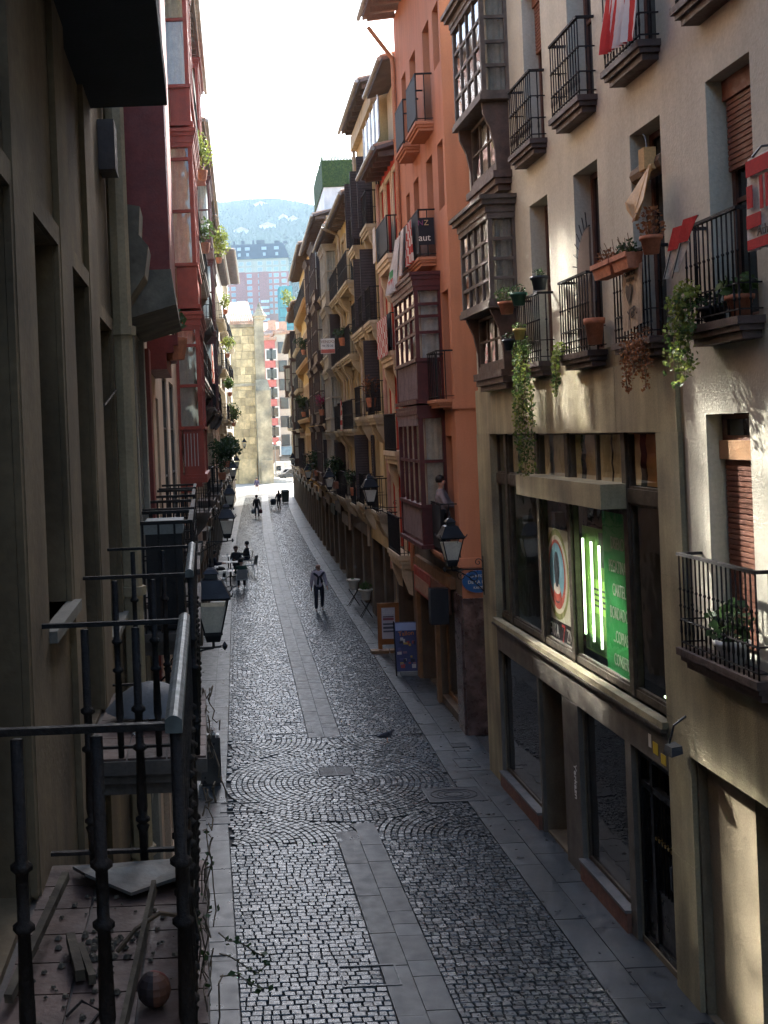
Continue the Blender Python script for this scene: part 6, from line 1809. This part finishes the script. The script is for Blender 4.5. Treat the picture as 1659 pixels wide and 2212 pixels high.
def vine(label, y0, y1, ztop, drop, n, lm, m2, nn=.32, width=.16, size=.055):
    t = thing('trailing_vine', label, 'trailing plant', P1((y0 + y1) / 2, nn, ztop))
    l1_, l2_, st_ = MB(), MB(), MB()
    for k in range(n):
        s = R.uniform(y0, y1); ln = drop * R.uniform(.35, 1) * (1 if k else 1)
        x = nn + R.uniform(-.05, .08); path = []
        for q in range(int(ln / .05) + 2):
            s += R.uniform(-.02, .02); x += R.uniform(-.012, .012)
            z = ztop - q * .05
            path.append((s, x, z)); leaves(l1_ if R.random() < .6 else l2_, P1(s, x, z), .06, width * .6, .05, 6, size, .8)
        st_.tube([P1(*p) for p in path], .004, 4, False)
    leaves(l1_, P1((y0 + y1) / 2, nn - .05, ztop + .05), .12, (y1 - y0) * .5, .14, 160, size)
    l1_.build('leaves', lm, t); l2_.build('leaves', m2, t); st_.build('stem', STEMM, t)
    return t
vine('long green vine hanging from first balcony over the shop transom', 17.0, 17.9, 7.85, 2.1, 9, LG, LY)
vine('short yellowish vine at the far end of second balcony', 15.6, 15.85, 7.62, .75, 4, LY, LG, .3, .08)
vine('yellow-green vine spilling off the rightmost upper balcony', 11.25, 11.75, 7.9, .9, 10, LY, LG, .36, .14)
vine('withered red-brown creeper under the banner balcony', 12.6, 13.2, 7.55, .55, 9, LB, LB, .28, .14, .045)
potted('tall terracotta pot hooked outside the second balcony', *P1(14.5, .2, 7.66), .13, .34, LD, .02, .03, 6, .03)
potted('spider plant in brown pot inside the rightmost upper balcony', *P1(10.75, .12, 7.62), .13, .2, LG, .18, .22, 60, .12)
potted('low leafy plants in dark pot inside the rightmost upper balcony', *P1(11.3, .12, 7.62), .14, .15, LD, .2, .14, 130, .05, BP_)
potted('aloe in white pot behind the bars of the lowest right balcony', *P1(11.2, .12, 4.16), .17, .24, LD, .25, .4, 70, .14, WHITEP)
for k, (s_, z_) in enumerate(((13.2, 11.0),)):
    pass
lw_ = thing('floodlight', 'black floodlight on a bent arm beside the lit stone pillar', 'floodlight', P1(12.5, .06, 2.9))
MB(P1).tube([(12.5, .06, 3.3), (12.5, .2, 3.2), (12.5, .26, 3.0)], .012, 6).build('arm', LIRON, lw_)
fl_ = MB(P1); fl_.hexa([(12.42, .14, 2.9), (12.66, .14, 2.88), (12.42, .27, 2.86), (12.66, .27, 2.84), (12.44, .14, 2.98), (12.64, .14, 2.98), (12.46, .25, 2.96), (12.64, .25, 2.95)]); fl_.build('head', LIRON, lw_)
# ================================================================== flags and notices further down the right side
CHK = stripes('red_white_check', (.55, .07, .05), (.72, .62, .55), 1, 2.6, 2)
n2 = .42
bk = cloth('dark_banner', 'dark banner with coloured letters hung on orange house balcony side', 'banner', f2, 25.44, 25.42, 10.9, 11.45, 0, SCR, k=2, rows=2)
bpy.data.objects.remove(bk)
db = thing('dark_banner', 'dark banner with coloured letters across end of orange house balcony', 'banner', f2.p(25.36, .2, 10.95))
MB(f2.p).box(25.36, 25.372, .04, .4, 10.84, 11.46).build('cloth', M('black_banner_cloth', (.02, .02, .026), .8), db)
bx = f2.p(25.355, .22, 0)[0]
text('N', 'lettering', db, flat('purple_print', (.22, .05, .14)), (bx - .13, 25.352, 11.34), (1, 0, 0), UP, .17)
text('Z', 'lettering', db, flat('sand_print', (.55, .4, .2)), (bx + .0, 25.352, 11.34), (1, 0, 0), UP, .17)
text('aut', 'lettering', db, TX, (bx - .05, 25.352, 11.0), (1, 0, 0), UP, .22)
cloth('checked_flag', 'red and white checked flag on the front of orange house balcony', 'flag', f2, 26.75, 25.9, 10.55, 11.55, .46, CHK, wave=.03, k=10)
cloth('white_sheet', 'white cloth with dark marks hung left of the checked flag', 'banner', f2, 27.2, 26.75, 10.4, 11.5, .52, WC_, wave=.02, k=6, sway=.06)
rf_ = cloth('round_flag', 'pale flag with green and red corner billowing below orange balcony', 'flag', f2, 28.2, 27.25, 10.05, 11.45, .5, WC_, wave=.07, k=10, sway=.22)
MB(f2.p).box(27.3, 28.1, .74, .75, 10.15, 10.38).build('red_corner', RC_, rf_); MB(f2.p).box(27.4, 28.0, .72, .73, 10.38, 10.6).build('green_patch', M('green_cloth', (.03, .25, .07), .8), rf_)
cloth('checked_flag', 'large red and white checked cloth covering red house balcony', 'flag', f3, 33.0, 30.9, 8.75, 9.85, .43, CHK, wave=.01, k=10)
cloth('white_notice', 'narrow white cloth hung at the top balcony of red house', 'banner', f3, 33.0, 32.5, 11.6, 12.6, .45, WC_, wave=.01, k=5)
cloth('checked_flag', 'narrow red and white checked flag on straw yellow house balcony', 'flag', f5, 44.3, 43.9, 6.7, 7.9, .55, CHK, wave=.02, k=5)
vd = thing('for_sale_sign', 'white for sale board on straw yellow house balcony facing up the street', 'sign', (5.41, 46.95, 9.98))
vx = 5.41
MB().box(vx - .3, vx + .3, 46.93, 46.96, 9.98, 10.62).build('board', WHITEP, vd)
text('VENDO', 'lettering', vd, flat('sale_brown', (.25, .12, .02)), (vx, 46.925, 10.48), (1, 0, 0), UP, .17); text('94 70 20', 'lettering', vd, INK, (vx, 46.925, 10.3), (1, 0, 0), UP, .13)
MB().box(vx - .29, vx + .29, 46.92, 46.929, 10.0, 10.16).build('red_strip', M('faded_red_print', (.5, .14, .11), .6), vd)
pnL = 'plants on the left balconies'
def bush(label, x, y, z, rx, rz, n, lm, size=.16, pot_=True, group=pnL):
    t = thing('balcony_plant', label, 'plant', (x, y, z - rz), group)
    l = MB()
    for _ in range(7):
        leaves(l, (x + R.uniform(-.5, .5) * rx, y + R.uniform(-.5, .5) * rx, z + R.uniform(-.5, .5) * rz), rx * .6, rx * .6, rz * .55, n // 7, size)
    l.build('leaves', lm, t)
    st_ = MB()
    for k in range(4): st_.tube([(x, y, z - rz), (x + R.uniform(-.5, .5) * rx, y + R.uniform(-.5, .5) * rx, z)], .012, 4)
    st_.build('stem', STEMM, t)
    if pot_:
        MB().lathe(x, y, [(.12, 0), (.17, .26), (.17, .3)], 10, z0=z - rz - .3).build('pot', TERRA, t)
LX = lambda Y, n: -.715 + dl(Y) + n
bush('sunlit bush with red flowers high on the rose house balcony', LX(35, .6), 34.8, 15.7, .42, .7, 500, LY, .11)
bush('yellow-green bush at the eaves beyond the tan house', LX(60, .7), 60.5, 17.4, .7, 1.0, 500, LY, .17)
bush('dark ivy bush hanging low over the left lanterns', LX(45, .7), 45.2, 5.9, .75, .7, 900, LD, .13)
bush('second dark bush hanging beside the low ivy', LX(52, .8), 52.5, 6.1, .7, .6, 600, LD, .15)
bush('green plant on the third floor of the pale house', LX(76, .7), 75.6, 12.9, .55, .6, 300, LY, .16)
bush('spiky plant on the second floor of the pale house', LX(79, .7), 79.0, 10.5, .5, .7, 260, LG, .2)
bush('trailing plant below the second floor of the pale house', LX(84, .8), 84.5, 8.6, .6, .9, 320, LG, .18)
bush('yellow plant on the top floor of the pale house', LX(75, .7), 74.9, 15.8, .5, .6, 260, LY, .16)
bush('small bush on first floor of the pale house', LX(77, .7), 77.5, 6.2, .5, .6, 260, LD, .18)
bush('leafy pot plant on rose house second balcony', LX(34, .6), 33.5, 12.9, .35, .4, 260, LG, .1)
bush('spider plant spilling over the red moulded ledge', LX(16, .38), 15.3, 8.25, .2, .22, 160, LD, .12)
cloth('checked_flag', 'red and white checked flag on the rose house balcony', 'flag', fl5, 38.6, 37.6, 8.5, 9.8, .62, CHK, wave=.03, k=6)
RX = lambda Y, n: 5.36 + dl(Y) - n
gR2 = 'plants on the right balconies'
bush('dark plant on straw yellow house first balcony', RX(41.5, .4), 41.6, 4.9, .35, .35, 260, LD, .1, True, gR2)
bush('bushy plant on cream house first balcony', RX(48, .5), 48.3, 5.1, .5, .6, 420, LD, .12, True, gR2)
bush('pink flowering plant on brown house second balcony', RX(55, .5), 55.0, 8.2, .4, .4, 240, leafm('pink_flower', (.35, .04, .12), (.08, .12, .04)), .1, True, gR2)
bush('green plant on brown house lowest balcony', RX(60.5, .5), 60.6, 5.2, .6, .6, 320, LD, .14, True, gR2)
bush('large bush on golden house second balcony', RX(70, .6), 70.0, 8.6, .7, .6, 420, LD, .16, True, gR2)
bush('plant box on golden house third balcony', RX(67, .6), 67.2, 12.1, .6, .4, 260, LD, .14, True, gR2)
bush('yellow plant at the roof edge of rust house', RX(84, .8), 84.0, 16.9, .6, .7, 260, LY, .18, True, gR2)
bush('dried plant on ochre house second balcony', RX(35.5, .4), 35.4, 8.1, .3, .4, 200, LB, .08, True, gR2)
bush('plant box on straw house second balcony', RX(42.5, .5), 42.6, 10.5, .5, .25, 260, LD, .1, True, gR2)
# ================================================================== clutter on the near balconies
Z0 = 4.942
dsh = thing('satellite_dish', 'pale round dish lying on the second left balcony', 'dish', fl1.p(6.6, .3, Z0))
d_ = MB(); c = fl1.p(6.75, .34, 5.02)
N = 18
prev = None
for k in range(7):
    r = .3 * k / 6; zz = .16 * (1 - (k / 6) ** 2)
    ring = [(c[0] + r * math.cos(6.2832 * j / N) * .95, c[1] + r * math.sin(6.2832 * j / N) * .9, c[2] + zz) for j in range(N)]
    i = d_.pts(ring)
    if prev is not None:
        for j in range(N): d_.f.append((prev + j, prev + (j + 1) % N, i + (j + 1) % N, i + j))
    prev = i
d_.build('reflector', M('grey_dish', (.10, .105, .11), .6, var=.2), dsh, True)
MB().tube([(c[0] - .1, c[1] - .3, Z0), (c[0] + .1, c[1] - .1, 5.1), (c[0] + .25, c[1] - .35, 5.05)], .01, 5).build('arm', ALU, dsh)
OLDW = M('old_timber', (.075, .058, .04), .9, var=.4, scale=6, streak=.2, bump=.3, bscale=25, c2=(.18, .15, .10), c2scale=8, c2amt=.6)
def beam(label, p0, p1, w, h_, name='timber_offcut'):
    a, b = Vector(fl1.p(*p0)), Vector(fl1.p(*p1)); d = (b - a).normalized(); s = d.cross(Vector((0, 0, 1))).normalized() * w / 2; u = s.cross(d).normalized() * h_ / 2
    mb = MB(); mb.hexa([tuple(a - s - u), tuple(a + s - u), tuple(b - s - u), tuple(b + s - u), tuple(a - s + u), tuple(a + s + u), tuple(b - s + u), tuple(b + s + u)])
    return mb.build(name, OLDW, None, label=label, cat='timber')
beam('broken pale timber beam lying by the wall on near balcony', (3.35, .06, Z0 + .04), (3.98, .16, Z0 + .16), .026, .03)
beam('short split timber lying mid-floor on near balcony', (3.5, .26, Z0 + .03), (3.75, .2, Z0 + .04), .03, .035)
beam('thin split timber crossing the other on near balcony', (3.48, .3, Z0 + .025), (3.7, .24, Z0 + .03), .022, .03)
beam('long brown plank leaning upright inside near balcony rail', (2.95, .4, Z0 + .0), (4.05, .47, Z0 + .08), .016, .05, 'plank')
pb = MB(); pb.v = []; 
pp = [fl1.p(4.4, .13, Z0 + .02), fl1.p(4.42, .6, Z0 + .03), fl1.p(4.2, .58, Z0 + .05), fl1.p(4.12, .38, Z0 + .02), fl1.p(4.22, .2, Z0 + .06)]
pb.quad(*pp); pb.quad(*[(x, y, z + .012) for x, y, z in pp]); 
for k in range(5): a_, b_ = pp[k], pp[(k + 1) % 5]; pb.quad(a_, b_, (b_[0], b_[1], b_[2] + .012), (a_[0], a_[1], a_[2] + .012))
pb.build('broken_board', M('pale_broken_board', (.13, .13, .12), .7, var=.4, scale=9, c2=(.15, .1, .07), c2scale=5), None, label='pale broken board at the far end of near balcony', cat='board')
bl = thing('toy_ball', 'faded red and black ball on near balcony floor', 'ball', fl1.p(3.35, .5, Z0))
cx, cy_, cz = fl1.p(3.35, .5, Z0 + .052)
for part, m, h0, h1 in (('panel', M('ball_red', (.16, .02, .015), .5), 0, 3), ('panel', M('ball_dark', (.03, .02, .02), .5), 3, 6), ('panel', M('ball_rust', (.12, .05, .03), .5), 6, 8)):
    q = MB()
    for i in range(h0 * 2, h1 * 2):
        for j in range(8):
            P_ = lambda i, j: (cx + .052 * math.sin(j * .3927) * math.cos(i * .3927), cy_ + .052 * math.sin(j * .3927) * math.sin(i * .3927), cz + .052 * math.cos(j * .3927))
            q.quad(P_(i, j), P_(i + 1, j), P_(i + 1, j + 1), P_(i, j + 1))
    q.build(part, m, bl, True)
MB(fl1.p).tube([(3.3, .24, Z0 + .006), (3.36, .28, Z0 + .02), (3.32, .34, Z0 + .008), (3.2, .3, Z0 + .006), (3.05, .3, Z0 + .006), (2.95, .34, Z0 + .006), (2.86, .32, Z0 + .006)], .005, 5).build('loose_cable', IRON, None, label='thin black cable curling across near balcony floor', cat='cable')
db_ = MB()
for k in range(70):
    s, n = 3.0 + R.random() * 1.2, R.uniform(.05, .6); x, y, z = fl1.p(s, n, Z0 + .004); r = R.uniform(.004, .014)
    db_.lathe(x, y, [(r, 0), (r * .6, r * .7)], 5, z0=z)
for k in range(60):
    s, n = R.gauss(3.72, .09), R.gauss(.3, .06); x, y, z = fl1.p(s, n, Z0 + .004); db_.lathe(x, y, [(.015, 0), (.006, .012)], 5, z0=z)
db_.build('debris', M('dry_debris', (.09, .075, .055), .9, var=.5, scale=40), None, kind='stuff', label='scattered dry debris on near balcony floor', cat='debris')
# dry creeper over the balcony edges
cv = thing('dry_creeper', 'leafless creeper with few leaves climbing the near balcony rail', 'creeper', fl1.p(3.5, .66, 4.8))
cs_, cl_ = MB(), MB()
for k in range(16):
    s = R.uniform(2.8, 4.5); n = .63 + R.uniform(0, .05); z = R.uniform(4.7, 5.0)
    path = [(s, n, z)]
    for q in range(R.randint(4, 11)):
        s += R.uniform(-.06, .06); n += R.uniform(-.015, .018); z += R.uniform(-.02, .09)
        path.append((s, min(max(n, .62), .78), z))
        if R.random() < .22: leaves(cl_, fl1.p(s, n, z), .02, .02, .02, 2, .022)
    cs_.tube([fl1.p(*p) for p in path], .0025, 4, False)
for k in range(3):
    s, n, z = 3.4 + .15 * k, .7, 5.0
    path = [(s, n, z)]
    for q in range(5): n += .03; z += R.uniform(-.03, .01); s += R.uniform(-.03, .03); path.append((s, n, z)); leaves(cl_, fl1.p(s, n, z), .012, .012, .012, 3, .024)
    cs_.tube([fl1.p(*p) for p in path], .0025, 4, False)
MB(fl1.p).tube(((3.9, .64, 4.96), (3.8, .5, 5.03), (3.75, .42, 5.0), (3.7, .36, 4.95)), .008, 5).build('branch', STEMM, cv)
cs_.build('stems', M('dry_stem', (.10, .075, .05), .9), cv, kind='stuff'); cl_.build('leaves', LD, cv)
cv2 = thing('dry_creeper', 'dead creeper tangled on the edge of second left balcony', 'creeper', fl1.p(6.5, .66, 4.8))
cs_ = MB()
for k in range(11):
    s = R.uniform(5.9, 7.6); n = .64 + R.uniform(0, .05); z = R.uniform(4.6, 5.0); path = [(s, n, z)]
    for q in range(R.randint(4, 12)):
        s += R.uniform(-.07, .07); n += R.uniform(-.02, .03); z += R.uniform(-.07, .05); path.append((s, min(max(n, .62), .82), z))
    cs_.tube([fl1.p(*p) for p in path], .0045, 4, False)
cs_.build('stems', MATS['dry_stem'], cv2, kind='stuff')
ac = thing('air_conditioner', 'pale topped air conditioning box on the third left balcony', 'air conditioner', fl2.p(10.0, .3, 4.94))
MB(fl2.p).box(9.95, 10.6, .15, .5, 5.8, 5.9).build('case', M('dirty_white_case', (.25, .26, .25), .7), ac); MB(fl2.p).box(9.96, 10.59, .16, .49, 4.945, 5.799).build('support', DTAB, ac)
bpy.data.scenes.remove(WORK)
